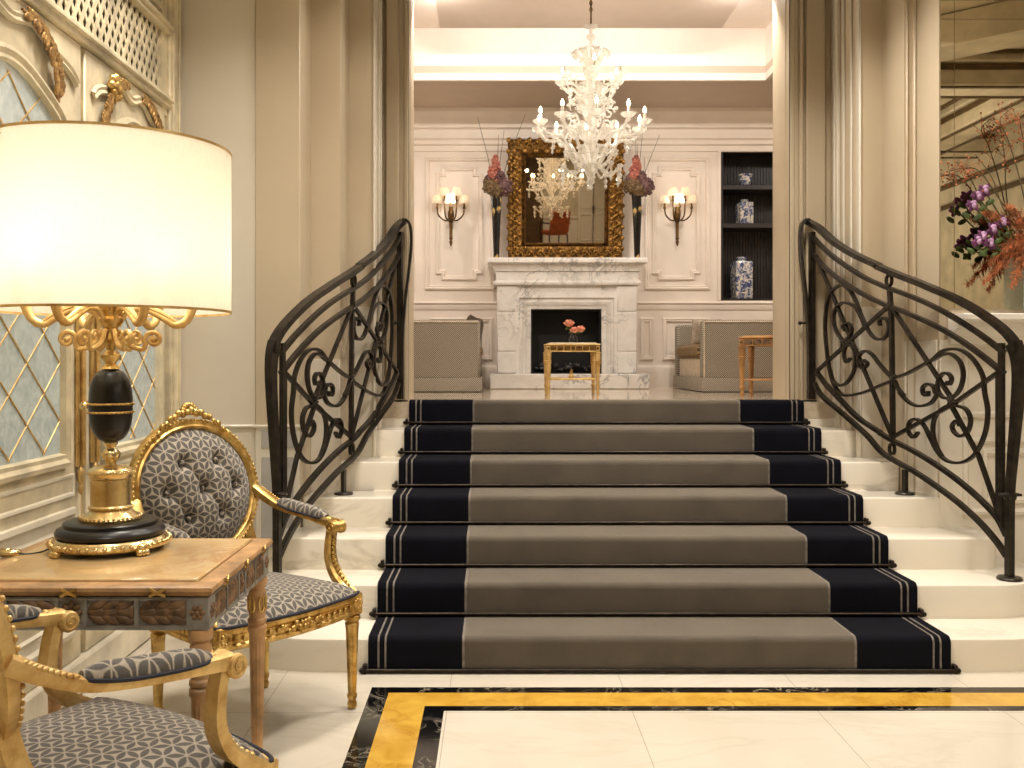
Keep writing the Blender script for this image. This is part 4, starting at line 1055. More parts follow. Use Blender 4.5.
# ------------------------------------------------------------------ mantel mirror
def mantel_mirror():
    w, h, fw = 1.055, 1.10, .165
    root = thing('mantel_mirror', 'carved gilt framed mirror leaning forward over the marble mantel', 'mirror', (.646, 8.86, 2.212))
    root.rotation_euler = (radians(5.7), 0, 0)
    mb = MB(); f = lambda u, v, q: (u, -q, v)
    frame_loop(mb, rpoly(-w / 2, w / 2, 0, h), [(0, -.05), (0, .02), (.02, .04), (.05, .03), (.09, .045), (.125, .03), (.135, .012), (.15, .022), (.162, .008), (.165, -.01)], f)
    mb.add([(-w / 2, .05, 0), (w / 2, .05, 0), (w / 2, .05, h), (-w / 2, .05, h)], [(0, 1, 2, 3)]); fr = mb.build('mirror_frame', M['antique'], root)
    mb = MB(); rnd_ = random.Random(3)
    def orn(cx, cz, dx, dz):
        """one carved leaf scroll of the frame"""
        d = Vector((dx, 0, dz)); p = Vector((-dz, 0, dx)); c = Vector((cx, -.045, cz))
        for sg in (1, -1):
            mb.tube([c + v for v in spiral(d * .022 * sg, .028, .005, 1.2 * sg, 0, d, p, 14)], [.011 - .006 * i / 14 for i in range(15)], 6)
            mb.ell(c + d * .022 * sg + p * .040 * sg, (.020, .014, .020), 7, 5); mb.ell(c + p * -.042 * sg - d * .01, (.015, .012, .022), 7, 5)
        mb.ell(c, (.014, .016, .014), 7, 5)
    for i in range(10):
        x = -w / 2 + .068 + (w - .136) * i / 9
        for z in (.068, h - .068): orn(x, z, 1, 0)
    for i in range(1, 10):
        z = .068 + (h - .136) * i / 10
        for x in (-w / 2 + .068, w / 2 - .068): orn(x, z, 0, 1)
    for i in range(44):
        t = i / 44 * 4; k = int(t); u = t - k; P = [(-w / 2, 0), (w / 2, 0), (w / 2, h), (-w / 2, h), (-w / 2, 0)]
        x = P[k][0] + (P[k + 1][0] - P[k][0]) * u; z = P[k][1] + (P[k + 1][1] - P[k][1]) * u
        mb.ell((x * .985, -.02, h / 2 + (z - h / 2) * .985), (.026, .02, .026), 7, 5)
    mb.build('carved_scrolls', gilt('scroll gilding', (164, 122, 62), (66, 44, 18), .38, 40, .9), fr)
    mb = MB(); a = w / 2 - fw; mb.box(-a, a, .008, .02, fw, h - fw); mb.build('mirror_glass', M['mirror2'], root)
mantel_mirror()
# ------------------------------------------------------------------ mantel vases with hydrangeas
def mantel_vase(x, side):
    root = thing('mantel_vase', 'tall slim black and gold vase on the mantel %s of the mirror' % side, 'vase', (x, 8.64, 2.21), 0, 'slim vases on the mantel')
    mb = MB(); mb.lathe([(.030, 0), (.032, .006), (.026, .012), (.026, .03), (.030, .15), (.038, .35), (.050, .56), (.052, .575), (.046, .575), (.02, .50)], 24); mb.build('vase_body', M['vase'], root)
    b = thing('flower_bouquet', 'mauve hydrangea bouquet with thin twigs in the vase %s of the mirror' % side, 'flowers', (x, 8.64, 2.76), 0, 'bouquets on the mantel')
    rr = random.Random(11 if side == 'left' else 23)
    for (dx, dy, dz, r, m) in ((-.055, -.02, .10, .075, 'hgreen'), (.065, -.03, .09, .085, 'mauve'), (.0, -.05, .06, .07, 'hgreen'), (-.03, -.03, .20, .055, 'coral'), (.0, 0, .27, .04, 'coral'), (.03, -.02, .18, .05, 'mauve'), (-.06, 0, .16, .045, 'mauve'), (-.01, .01, .33, .03, 'coral')):
        mb = MB()
        for i in range(46):
            v = Vector((rr.gauss(0, 1), rr.gauss(0, 1), rr.gauss(0, 1))).normalized() * r
            if m == 'coral': v = Vector((v.x * .8, v.y * .8, v.z * 1.7))
            mb.ell(Vector((dx, dy, dz)) + v * .92, (.017, .017, .010), 6, 4, 0, rotm('X', rr.random() * 3) @ rotm('Y', rr.random() * 3))
        mb.ell((dx, dy, dz), r * .85, 10, 8); mb.tube([(0, 0, -.03), (dx * .5, dy, dz * .5), (dx, dy, dz)], .004, 5); mb.build('bloom', M[m], b)
    for (dx, dz) in (((-.17, .72), (.02, .56), (.07, .60), (.26, .74)) if side == 'left' else ((-.02, .60), (.05, .64), (.20, .56), (.0, .48))):
        mb = MB(); mb.tube([(0, 0, 0), (dx * .45, -.01, dz * .5), (dx, -.02, dz)], [.004, .003, .0018], 5); mb.build('twig', M['stem'], b)
mantel_vase(.012, 'left'); mantel_vase(1.282, 'right')
# ------------------------------------------------------------------ sconces
def sconce(x, z, label):
    root = thing('wall_sconce', label, 'wall lamp', (x, 8.985, z), 0, 'brass wall sconces')
    mb = MB(); mb.lathe([(.004, -.31), (.012, -.29), (.016, -.27), (.010, -.255), (.018, -.24), (.014, -.23), (.016, -.10), (.026, -.06), (.030, -.02), (.026, .01), (.018, .03), (.022, .05), (.006, .06)], 16, (0, -.05, 0)); mb.box(-.012, .012, -.05, .012, -.06, -.03, .003); mb.build('backplate', M['bronzeb'], root)
    for (dx, dy, dz) in ((-.125, -.09, .03), (.125, -.09, .03), (-.055, -.13, .095), (.055, -.13, .095), (0, -.16, .03)):
        mb = MB(); q = cat_rom([(0, -.05, -.06), (dx * .45, dy * .7 - .01, -.075), (dx * .9, dy, -.03), (dx, dy, dz)], 6); mb.tube(q, .0075, 7)
        mb.lathe([(.006, 0), (.017, .006), (.013, .012), (.009, .02), (.009, .05)], 12, (dx, dy, dz)); am = mb.build('arm', M['bronzeb'], root)
        mb = MB(); mb.lathe([(.008, 0), (.011, .012), (.005, .032)], 10, (dx, dy, dz + .075)); mb.build('bulb', M['sbulb'], am)
        mb = MB(); n = 20; mb.add([((.050, .034)[k] * cos(2 * pi * i / n) + dx, (.050, .034)[k] * sin(2 * pi * i / n) + dy, dz + (.045, .125)[k]) for k in (0, 1) for i in range(n)], [(i, (i + 1) % n, n + (i + 1) % n, n + i) for i in range(n)], 0, True)
        mb.build('shade', M['sshade'], am)
M['bronzeb'] = gilt('aged brass', (120, 92, 56), (56, 40, 24), .4, 30)
M['sbulb'] = emit('sconce bulb', (255, 226, 186), 14)
sconce(X_at(451, 8.95), Z_at(213, 8.95), 'brass wall sconce with five lit shades above the left sofa')
sconce(X_at(677, 8.95), Z_at(213, 8.95), 'brass wall sconce with five lit shades beside the dark shelves')
# ------------------------------------------------------------------ dark built-in shelves and porcelain
bk_ = thing('bookcase', 'dark brown built-in shelves recessed in the right of the lounge wall', 'shelves', (2.49, 9.17, 1.85))
mb = MB(); mb.box(-.37, .37, .16, .18, 0, 1.44)
for i in range(26): x = -.36 + .72 * i / 25; mb.box(x - .009, x + .009, .15, .162, .0, 1.44, .003)
mb.build('back_panel', M['wenge'], bk_)
mb = MB(); mb.box(-.37, -.35, -.17, .16, 0, 1.44); mb.box(.35, .37, -.17, .16, 0, 1.44); mb.box(-.37, .37, -.17, .16, 1.42, 1.44); mb.box(-.37, .37, -.17, .16, 0, .02); mb.build('case', M['wenge'], bk_)
for z in (.685, 1.045):
    mb = MB(); mb.box(-.35, .35, -.165, .155, z, z + .045, .004); mb.build('shelf', M['wenge'], bk_)
o = thing('porcelain_bowl', 'small blue and white porcelain bowl on the top dark shelf', 'bowl', (2.385, 9.12, 2.942), 0, 'blue and white porcelain')
mb = MB(); mb.lathe([(.030, 0), (.034, .012), (.048, .03), (.060, .065), (.056, .09), (.064, .10), (.068, .115), (.06, .118), (.05, .10)], 28); mb.build('bowl_body', M['delft'], o)
def square_bottle(name, label, x, z, w, h):
    o = thing(name, label, 'vase', (x, 9.12, z), .12, 'blue and white porcelain')
    mb = MB(); a = w / 2; frame_loop(mb, rpoly(-a, a, -a, a), [(.006, 0), (0, .008), (0, h * .86), (.008, h * .89), (a * .5, h * .91)], lambda u, v, q: (u, v, q)); mb.add([(-a + .006, -a + .006, 0), (a - .006, -a + .006, 0), (a - .006, a - .006, 0), (-a + .006, a - .006, 0)], [(0, 1, 2, 3)]); b = mb.build('bottle_body', M['delft'], o)
    mb = MB(); mb.lathe([(a * .55, h * .90), (a * .5, h * .93), (a * .6, h * .97), (a * .55, h), (a * .4, h)], 20); mb.build('neck', M['delft'], o)
square_bottle('porcelain_jar', 'square blue and white jar on the middle dark shelf', 2.375, 2.582, .125, .235)
square_bottle('porcelain_bottle', 'tall square blue and white bottle on the bottom dark shelf', 2.345, 1.872, .16, .40)
# ------------------------------------------------------------------ sofas facing each other
def sofa(name, label, sx, xf):
    """sx = +1: seat front faces -X (right-hand sofa); local x runs from the seat front outwards"""
    root = thing(name, label, 'sofa', (xf, 8.15, LZ), 0, 'patterned sofas by the fireplace')
    Xs = lambda a, b: (min(sx * a, sx * b), max(sx * a, sx * b))
    D, L = .86, .60
    for k, y in enumerate((-L, L - .13)):
        mb = MB(); x0, x1 = Xs(.0, D); mb.box(x0, x1, y, y + .13, .10, .57, .018); a = mb.build('arm', M['weave'], root)
        mb = MB(); mb.tube([(x0 + .01, y - .0 + (.0 if k == 0 else .13), .10), (x0 + .01, y + (0 if k == 0 else .13), .555), (x1 - .01, y + (0 if k == 0 else .13), .555)], .007, 6); mb.build('arm_piping', M['linen'], a)
    mb = MB(); x0, x1 = Xs(D - .16, D); mb.box(x0, x1, -L + .13, L - .13, .10, .57, .02); mb.build('backrest', M['weave'], root)
    mb = MB(); x0, x1 = Xs(.02, D - .16); mb.box(x0, x1, -L + .13, L - .13, .10, .27, .01); mb.build('seat_base', M['linen'], root)
    mb = MB(); x0, x1 = Xs(-.01, D - .16); mb.box(x0, x1, -L + .135, L - .135, .272, .385, .03); mb.build('seat_cushion', M['striped'], root)
    mb = MB(); x0, x1 = Xs(-.004, D + .004); n = 60
    P = [(x0, -L - .004), (x1, -L - .004), (x1, L + .004), (x0, L + .004)]
    frame_loop(mb, P, [(0, .115), (-.004, .11), (-.008, .006), (.02, .006), (.02, .115)], lambda u, v, q: (u, v, q)); mb.build('skirt', M['weave'], root)
sofa('sofa', 'patterned low sofa left of the fireplace, seen from its arm end', -1, X_at(480, 7.55))
sofa('sofa', 'patterned low sofa right of the fireplace behind the small gilt table', 1, X_at(703, 7.55))
def cushion(label, loc, w, h, d, rot, m):
    o = thing('cushion', label, 'cushion', loc); o.rotation_euler = rot
    mb = MB(); nu, nv = 25, 25
    for sg in (1, -1):
        def fn(i, j):
            u, v = 2 * i / 24 - 1, 2 * j / 24 - 1; k = (1 - u ** 4) * (1 - v ** 4); pin = 1 - .06 * (u * u * v * v) 
            return (u * w / 2 * (1 - .05 * (1 - v * v)) , sg * d / 2 * max(0, k) ** .6, v * h / 2 * (1 - .05 * (1 - u * u)))
        mb.grid(nu, nv, fn)
    mb.build('cover', m, o)
cushion('dark brown cushion on top of the right sofa back', (2.44, 7.80, LZ + .47), .36, .36, .14, (radians(-8), .25, 1.35), M['seatdark'])
cushion('beige cushion standing on the right sofa seat beside the arm', (1.83, 8.33, LZ + .49), .26, .24, .10, (radians(10), 0, radians(8)), M['beige'])
cushion('brown cushion standing at the front of the left sofa', (-.19, 8.32, LZ + .50), .28, .27, .12, (radians(10), .1, radians(70)), M['seatdark'])
# ------------------------------------------------------------------ small gilt tables and roses
GM = (M['goldw'], M['goldw'], M['antique'], M['gold'], plain('cream marble', (226, 210, 180), .2))
t1 = gilt_table(.40, .36, .375, 'small gilt table with roses in front of the fireplace', (.57, 7.15, LZ), 0, 'gilt_table', False, GM, 'small gilt tables in the lounge', 1.5)
WD2 = plain('honey wood', (186, 138, 84), .4, var=.1, scale=12)
OM = (WD2, WD2, M['woodd'], M['gold'], plain('honey top', (206, 160, 100), .25))
t2 = gilt_table(.75, .45, .42, 'honey coloured side table in front of the right sofa', (2.146, 6.80, LZ), radians(-24), 'gilt_table', False, OM, 'small gilt tables in the lounge', 1.6)
def stretcher(t, w, d, mat):
    mb = MB(); z = .115
    for sg in (-1, 1): mb.tube([(-w / 2 + .03, sg * (d / 2 - .03), z), (0, 0, z), (w / 2 - .03, sg * -(d / 2 - .03), z)], .007, 8)
    mb.tube([(-w / 2 + .022, -d / 2 + .022, z), (w / 2 - .022, -d / 2 + .022, z)], .006, 8)
    mb.lathe([(.012, 0), (.022, .015), (.018, .035), (.008, .05), (.012, .058), (.003, .075)], 14, (0, 0, z)); mb.build('stretcher', mat, t)
stretcher(t1, .40, .36, M['goldw']); stretcher(t2, .75, .45, WD2)
o = thing('bud_vase', 'small dark glass vase of roses on the gilt fireplace table', 'vase', (.588, 7.2, LZ + .377))
mb = MB(); mb.lathe([(.026, 0), (.032, .006), (.034, .03), (.024, .055), (.018, .07), (.021, .08), (.017, .08), (.014, .07)], 24); mb.build('vase_body', M['black'], o)
def rose(label, c, r, base):
    o = thing('rose', label, 'rose', base, 0, 'roses in the bud vase'); c = Vector(c) - Vector(base)
    for k in range(11):
        mb = MB(); a = k * 2.4; rr = r * (.25 + .07 * k); 
        R = rotm('Z', a) @ rotm('Y', .25 + .075 * k); mb.ell(c + Vector((rr * .55 * cos(a), rr * .55 * sin(a), r * .2 - k * r * .03)), (r * .16, r * .5, r * .55), 8, 6, 0, R); mb.build('petal', M['rose'], o)
    mb = MB(); mb.tube([(0, 0, 0), c * .5 + Vector((.006, 0, 0)), c], .0035, 6)
    for sg in (-1, 1): mb.ell(c * .6 + Vector((sg * .02, 0, 0)), (.022, .004, .010), 8, 5, 0, rotm('Y', sg * .5))
    mb.build('stem', M['leaf'], o)
rose('upper peach rose in the small dark vase', (.556, 7.18, LZ + .525), .048, (.586, 7.2, LZ + .45))
rose('lower left pink rose in the small dark vase', (.592, 7.16, LZ + .475), .040, (.588, 7.198, LZ + .45))
rose('lower right pink rose in the small dark vase', (.640, 7.18, LZ + .482), .044, (.592, 7.2, LZ + .45))
# ------------------------------------------------------------------ chandelier
def chandelier():
    X, Y = .651, 6.5; root = thing('chandelier', 'white blown glass chandelier with two tiers of lit candles in the lounge', 'chandelier', (X, Y, 2.45)); zz = 2.45
    mb = MB(); z = 1.17
    mb.tube([(0, 0, 1.10), (0, 0, 1.352)], .006, 8)
    for i in range(7): mb.tube([(.010 * cos(t) * (i % 2), .010 * cos(t) * (1 - i % 2), 1.20 + i * .022 + .014 * sin(t)) for t in [2 * pi * q / 12 for q in range(12)]], .0025, 5, True)
    mb.build('chain', M['bronzeb'], root)
    mb = MB(); mb.lathe([(.004, 0), (.016, .015), (.008, .03), (.024, .045), (.030, .06), (.010, .075), (.014, .09), (.035, .11), (.058, .15), (.066, .175), (.04, .185), (.022, .20), (.03, .25), (.036, .30), (.026, .36), (.016, .40), (.022, .44), (.036, .49), (.022, .56), (.018, .60), (.03, .64), (.06, .68), (.085, .72), (.05, .725), (.016, .735), (.014, .80), (.018, .85), (.014, .93), (.026, .95), (.034, .965), (.014, .985), (.012, 1.01), (.030, 1.03), (.034, 1.04), (.012, 1.06), (.012, 1.09), (.045, 1.105), (.05, 1.11), (.008, 1.12)], 28, flute=14, amp=.10, frange=(.10, .73)); mb.build('glass_column', M['murano'], root)
    def tier(nA, R, ztip, zroot, drop, ph, up):
        for i in range(nA):
            a = ph + 2 * pi * i / nA; Q = rotm('Z', a); mb = MB(); zc = ztip - zz - .115
            q = cat_rom([(.02, 0, zroot), (R * .30, 0, zroot + .02), (R * .55, 0, zc - drop), (R * .85, 0, zc - drop * .75), (R, 0, zc)], 6)
            mb.tube([Q @ v for v in q], .011, 8)
            mb.tube([Q @ v for v in spiral((R * .62, 0, zc - drop + .055), .05, .012, 1.1, -pi / 2, (1, 0, 0), (0, 0, 1), 18)], .0065, 6)
            for t in (8, 13, 18): mb.ell(Q @ q[min(t, len(q) - 1)], (.018, .018, .014), 8, 6)
            am = mb.build('arm', M['murano'], root)
            c = Q @ Vector((R, 0, 0)); mb = MB(); mb.lathe([(.008, -.03), (.018, -.018), (.010, -.008), (.030, .0), (.052, .018), (.056, .026), (.046, .020), (.012, .008)], 16, (c.x, c.y, zc), flute=8, amp=.2, frange=(.01, .03)); mb.build('drip_pan', M['murano'], am)
            mb = MB(); mb.lathe([(.009, .005), (.010, .06), (.007, .074)], 10, (c.x, c.y, zc)); mb.build('candle', M['wax'], am)
            mb = MB(); mb.lathe([(.006, 0), (.0125, .012), (.0125, .02), (.006, .036), (.001, .046)], 10, (c.x, c.y, zc + .072)); mb.build('bulb', M['bulb'], am)
            mb = MB(); d = Q @ Vector((R * .74, 0, zc - drop * .9)); mb.lathe([(.002, -.085), (.010, -.07), (.004, -.058), (.013, -.045), (.004, -.03), (.003, .0)], 8, tuple(d)); mb.build('pendant', M['murano'], am)
    tier(10, .365, 2.985, .16, .085, -pi / 2, False)
    tier(6, .215, 3.305, .58, .05, -pi / 2, True)
    def leaves(nl, r0, r1, z0, z1, curl, ph, nm, w=.016):
        for i in range(nl):
            a = ph + 2 * pi * i / nl; Q = rotm('Z', a); q = cat_rom([(r0, 0, z0), (r0 + (r1 - r0) * .35, 0, z0 + (z1 - z0) * .6), (r1 * .85, 0, z1), (r1, 0, z1 - curl * .3), (r1 * .93, 0, z1 - curl)], 5)
            mb = MB(); mb.sweep([Q @ v for v in q], [(-w, 0), (-w * .5, .005), (0, .001), (w * .5, .005), (w, 0), (0, -.004)], scale=[.6 + .8 * sin(pi * (.1 + .85 * t / len(q))) for t in range(len(q))], smooth=True)
            for t in (6, 11, 15):
                p = Q @ q[t]; s_ = Q @ Vector((0, .022, 0)); mb.ell(p + s_, (.012, .012, .008), 7, 5); mb.ell(p - s_, (.012, .012, .008), 7, 5)
            mb.build(nm, M['murano'], root)
    leaves(8, .02, .125, .74, .93, .035, .2, 'leaf'); leaves(8, .03, .15, .46, .60, .05, .5, 'leaf'); leaves(8, .03, .14, .30, .42, .06, .1, 'leaf'); leaves(8, .04, .18, .16, .27, .06, .3, 'leaf', .012); leaves(6, .03, .15, .52, .68, .05, .0, 'leaf')
    for i in range(10):
        a = i * 2 * pi / 10 + .31; mb = MB(); c = Vector((.20 * cos(a), .20 * sin(a), .15)); q = cat_rom([(.05 * cos(a), .05 * sin(a), .17), (.13 * cos(a), .13 * sin(a), .10), tuple(c)], 5); mb.tube(q, .008, 7); mb.ell(c, (.022, .022, .016), 8, 6)
        mb.lathe([(.002, -.12), (.012, -.10), (.004, -.085), (.016, -.065), (.005, -.045), (.010, -.03), (.003, 0)], 8, tuple(c)); mb.build('drop_arm', M['murano'], root)
    for i in range(12):
        a = i * 2 * pi / 12; mb = MB(); r = .10 + .03 * (i % 2); z = .40 + .05 * (i % 3)
        mb.tube(spiral((r * cos(a), r * sin(a), z), .045, .008, 1.3, 0, (cos(a), sin(a), 0), (0, 0, 1), 18), .0065, 6); mb.ell((r * cos(a) * 1.4, r * sin(a) * 1.4, z + .03), (.018, .018, .014), 7, 5); mb.build('curl', M['murano'], root)
chandelier()
# ------------------------------------------------------------------ mirror, ledge and flowers right of the stairs
o = thing('wall_mirror', 'large frameless mirror above the white ledge right of the stairs', 'mirror', (2.285, 4.93, 1.56), 0)
x1 = X_at(954, 4.925) - 2.285
for (a, b, z0, z1) in ((.004, x1 - .0015, 0, Z_at(20, 4.93) - 1.56), (x1 + .0015, 1.3, 0, Z_at(20, 4.93) - 1.56), (.004, x1 - .0015, Z_at(20, 4.93) - 1.557, CZ - 1.57), (x1 + .0015, 1.3, Z_at(20, 4.93) - 1.557, CZ - 1.57), (1.303, 2.6, 0, 1.6)):
    mb = MB(); mb.box(a, b, -.008, 0, z0, z1); mb.build('mirror_panel', M['mirror'], o)
o = thing('marble_ledge', 'white moulded ledge under the mirror at the right', 'ledge', (3.6, 4.8, 1.40))
mb = MB(); prof = [(.0, -.02), (.03, -.02), (.035, .01), (.06, .02), (.075, .05), (.10, .06), (.105, .085), (.16, .09), (.17, .10), (.17, .125), (.16, .13), (.0, .13)]; vs = []
for x in (-1.27, 1.6): vs += [(x, .128 - d, z) for d, z in prof]
n = len(prof); mb.add(vs, [(i, (i + 1) % n, n + (i + 1) % n, n + i) for i in range(n)] + [tuple(range(n)), tuple(range(n, 2 * n))]); mb.build('ledge_slab', M['white'], o)
LZ2 = 1.531
o = thing('glass_vase', 'tall clear glass vase holding the orchids on the white ledge', 'vase', (X_at(1034, 4.84), 4.83, LZ2))
mb = MB(); mb.lathe([(.05, 0), (.055, .01), (.055, .30), (.058, .34), (.053, .34), (.050, .30), (.049, .02), (.0, .015)], 28); mb.build('vase_body', M['clear'], o)
VB = Vector(o.location) + Vector((0, 0, .32))
rr = random.Random(5)
def P3(px, py, Y=4.83): return Vector((X_at(px, Y), Y, Z_at(py, Y)))
def orchid(label, centres, grp, mats):
    o = thing('orchid_stem', label, 'orchid', VB, 0, grp)
    for c in centres:
        c = c - VB; mb = MB()
        for k in range(5):
            a = k * 2 * pi / 5 + rr.random(); R = rotm('Y', a) @ rotm('X', .3 * (rr.random() - .5))
            mb.ell(c + (R @ Vector((.016, 0, 0))), (.022, .005, .013), 10, 6, 0, R)
        mb.build('petal', mats[0], o)
        mb = MB(); mb.ell(c + Vector((0, -.012, -.006)), (.012, .012, .015), 8, 6); mb.ell(c + Vector((.0, -.008, .012)), (.016, .007, .012), 8, 6); mb.build('lip', mats[1], o)
        mb = MB(); mb.tube(cat_rom([(0, 0, 0), c * .55 + Vector((0, .01, -.03)), c + Vector((0, .01, 0))], 6), .004, 6); mb.build('stem', M['leaf'], o)
        mb = MB()
        for k in range(2): mb.ell(c + Vector((.03 * (k * 2 - 1), .01, -.05 - .01 * k)), (.026, .006, .014), 8, 5, 0, rotm('Y', .6 - 1.1 * k))
        mb.build('leaf', M['leaf'], o)
orchid('upper purple orchid spray leaning left before the mirror', [P3(978, 196), P3(985, 190), P3(973, 205)], 'orchids before the mirror', (M['orchid'], M['orchidl']))
orchid('lower dark purple orchid cluster low in the arrangement', [P3(983, 236), P3(993, 229), P3(1003, 222), P3(990, 243), P3(978, 241)], 'orchids before the mirror', (M['orchid'], M['orchidl']))
def plume(label, tip, grp):
    o = thing('feathery_plume', label, 'dried flower', VB, 0, grp); tip = tip - VB; mb = MB()
    mid = tip * .5 + Vector((0, 0, .05)); q = cat_rom([(0, 0, 0), mid, tip], 14); mb.tube(q, [.004 - .003 * i / len(q) for i in range(len(q))], 5)
    for i in range(7, len(q)):
        t = (i - 7) / (len(q) - 7); L = .075 * (1 - t) + .012; d = (q[i] - q[i - 1]).normalized()
        for k in range(4):
            v = (Vector((rr.gauss(0, 1), rr.gauss(0, .7), rr.gauss(0, 1))).normalized() * .8 + d * .7).normalized() * L * (.6 + .5 * rr.random())
            e = q[i] + v + Vector((0, 0, -.012)); mb.tube([q[i], q[i] + v * .55, e], [.0014, .0022, .0006], 4)
            for w_ in range(3): mb.tube([q[i] + v * (.3 + .2 * w_), q[i] + v * (.45 + .2 * w_) + Vector((rr.gauss(0, .010), rr.gauss(0, .010), rr.gauss(0, .010)))], [.0015, .0006], 4)
    mb.build('plume', M['rust'], o)
tips = [(1000, 262, 'hanging towards the railing'), (984, 282, 'drooping lowest over the ledge'), (1012, 286, 'drooping beside the vase'), (990, 262, 'behind the dark orchids'), (1005, 250, 'just above the vase rim'), (1018, 222, 'rising over the vase'), (1008, 206, 'upright beside the branch'), (1021, 250, 'in front of the vase'), (984, 212, 'pale, between the two orchids')]
for (px, py, d) in tips: plume('rust orange feathery plume %s' % d, P3(px, py, 4.80 + .06 * rr.random()), 'rust plumes in the glass vase')
def branch(label, L, grp, berries):
    o = thing('bare_branch', label, 'branch', VB, 0, grp); mb = MB(); q = cat_rom([VB * 0] + [p - VB for p in L], 5); mb.tube(q, [.0042 - .0028 * i / len(q) for i in range(len(q))], 5); mb.build('branch', M['stem'], o)
    if berries:
        mb = MB()
        for p in q[8:]:
            for k in range(3):
                e = p + Vector((rr.gauss(0, .035), rr.gauss(0, .02), rr.gauss(0, .035))); mb.tube([p, e], .0012, 4); mb.ell(e, .0055, 6, 4)
        mb.build('berries', M['rust'], o)
branch('bare brown branch reaching up left of the orchids', [P3(1006, 214), P3(992, 178), P3(975, 154)], 'branches in the glass vase', False)
branch('thin berried branch at the right top of the arrangement', [P3(1020, 180), P3(1008, 140), P3(1000, 120), P3(1012, 108)], 'branches in the glass vase', True)
branch('thin berried branch spreading left across the mirror', [P3(1000, 200), P3(980, 172), P3(964, 168), P3(948, 172)], 'branches in the glass vase', True)
branch('thin berried branch at the right edge of the picture', [P3(1026, 190), P3(1024, 150), P3(1019, 115)], 'branches in the glass vase', True)

# ------------------------------------------------------------------ rust armchair on the rear landing (mirror reflection)
o = thing('leather_chair', 'rust leather armchair on the far landing, seen in the mantel mirror', 'armchair', (1.50, -6.75, 1.0), 2.75)
mb = MB(); mb.box(-.27, .27, -.26, .26, .36, .47, .03); mb.build('seat', M['orange'], o)
mb = MB(); mk = mb.mark(); mb.box(-.27, .27, -.035, .035, 0, .56, .025); mb.xf(mk, trn(0, -.27, .42) @ rotm('X', .2)); mb.build('backrest', M['orange'], o)
for sx in (-1, 1):
    mb = MB(); mb.tube(cat_rom([(sx * .29, -.30, .66), (sx * .30, -.05, .66), (sx * .30, .18, .63), (sx * .29, .20, .36)], 6), .02, 8); mb.build('armrest', M['darkwood'], o)
    for y in (-.25, .23):
        mb = MB(); mb.tube([(sx * .25, y, .38), (sx * .26, y * 1.08, 0)], [.022, .014], 8); mb.build('leg', M['darkwood'], o)
# ------------------------------------------------------------------ lights, world, camera
def area(name, loc, size, power, col, rot=(0, 0, 0), sy=None, spread=None):
    l = bpy.data.lights.new(name, 'AREA'); l.energy = power; l.color = col
    if sy: l.shape = 'RECTANGLE'; l.size = size; l.size_y = sy
    else: l.shape = 'DISK'; l.size = size
    if spread: l.spread = spread
    o = bpy.data.objects.new(name, l); o.location = loc; o.rotation_euler = rot; COL.objects.link(o); return o
def point(name, loc, power, col, r=.05):
    l = bpy.data.lights.new(name, 'POINT'); l.energy = power; l.color = col; l.shadow_soft_size = r
    o = bpy.data.objects.new(name, l); o.location = loc; COL.objects.link(o); return o
WARM, SOFT, NEUT = (1.0, .93, .83), (1.0, .925, .83), (1.0, .96, .92)
# hall ceiling lamps
for (x, y, p) in ((.0, 4.6, 75), (1.35, 4.6, 75), (.6, 3.3, 45), (-.9, 3.7, 50), (-.7, 2.2, 40),  (1.25, .6, 25), (-.7, .6, 30), (1.25, -2.0, 25), (2.7, 3.3, 55), (2.7, .6, 40), (1.25, -4.6, 40), (1.6, -6.4, 30)):
    area('ceiling_lamp', (x, y, CZ - .02), .5, p, SOFT, spread=radians(125))
for (x, y) in ((3.55, 1.2), (4.1, -1.6)): point('hall_fill', (x, y, 2.85), 42, SOFT, .06)  # added fill with no fixture, brightens the ceiling reflected in the mirror
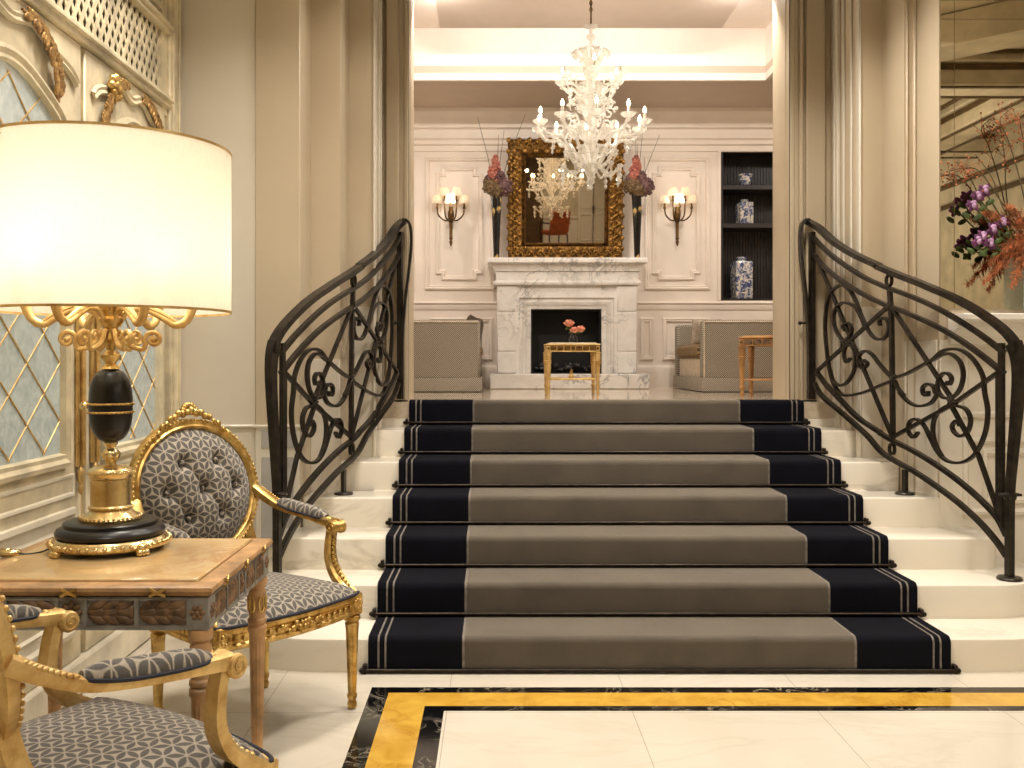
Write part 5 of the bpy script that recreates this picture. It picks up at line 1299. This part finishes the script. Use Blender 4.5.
# table lamp
for i in range(3): a = i * 2 * pi / 3 + .5; point('lamp_bulb', (-1.143 + .12 * cos(a), 2.80 + .12 * sin(a), .742 + .92), 3.0, WARM, .06)
# lounge: cove strips over the floating panel, chandelier, sconces, added fill discs out of view
area('cove_strip', (.65, 7.20, 3.93), 2.2, 16, NEUT, (radians(100), 0, 0), .05)
area('cove_strip', (1.68, 6.8, 3.93), .8, 9, NEUT, (radians(100), 0, radians(-90)), .05)
area('cove_strip', (-.38, 6.8, 3.93), .8, 9, NEUT, (radians(100), 0, radians(90)), .05)
for i in range(5): a = i * 2 * pi / 5; point('chandelier_bulb', (.651 + .36 * cos(a), 6.5 + .36 * sin(a), 3.02), 4, SOFT, .013)
for x in (-.35, 1.65): area('lounge_fill', (x, 6.43, 3.79), .10, 55, SOFT, (radians(35), 0, 0))  # added fill towards the back wall, stands for no real downlight
for x in (-2.0, 3.3): area('lounge_fill', (x, 7.6, 3.61), .2, 40, SOFT)
for px in (451, 677): point('sconce_glow', (X_at(px, 8.8), 8.80, Z_at(200, 8.8)), 3.5, WARM, .04)
w = bpy.data.worlds.new('World'); SC.world = w; w.use_nodes = True
w.node_tree.nodes['Background'].inputs[0].default_value = (.9, .8, .68, 1); w.node_tree.nodes['Background'].inputs[1].default_value = .15
cam = bpy.data.cameras.new('camera'); co = bpy.data.objects.new('camera', cam); COL.objects.link(co); SC.camera = co
co.location = (0, 0, H); co.rotation_euler = (pi / 2, 0, 0)
cam.sensor_fit = 'HORIZONTAL'; cam.sensor_width = 36; cam.lens = 36 * F / 1024
cam.shift_x = (512 - VX) / 1024; cam.shift_y = -(384 - VY) / 1024
cam.clip_start = .05; cam.clip_end = 60
SC.view_settings.view_transform = 'Standard'; SC.view_settings.look = 'None'; SC.view_settings.gamma = 1
SC.view_settings.exposure = -0.72
SC.view_settings.use_curve_mapping = False
SC.cycles.max_bounces = 10; SC.cycles.transparent_max_bounces = 16; SC.cycles.caustics_reflective = False; SC.cycles.caustics_refractive = False
SC.cycles.use_denoising = True; SC.cycles.sample_clamp_indirect = 6.0
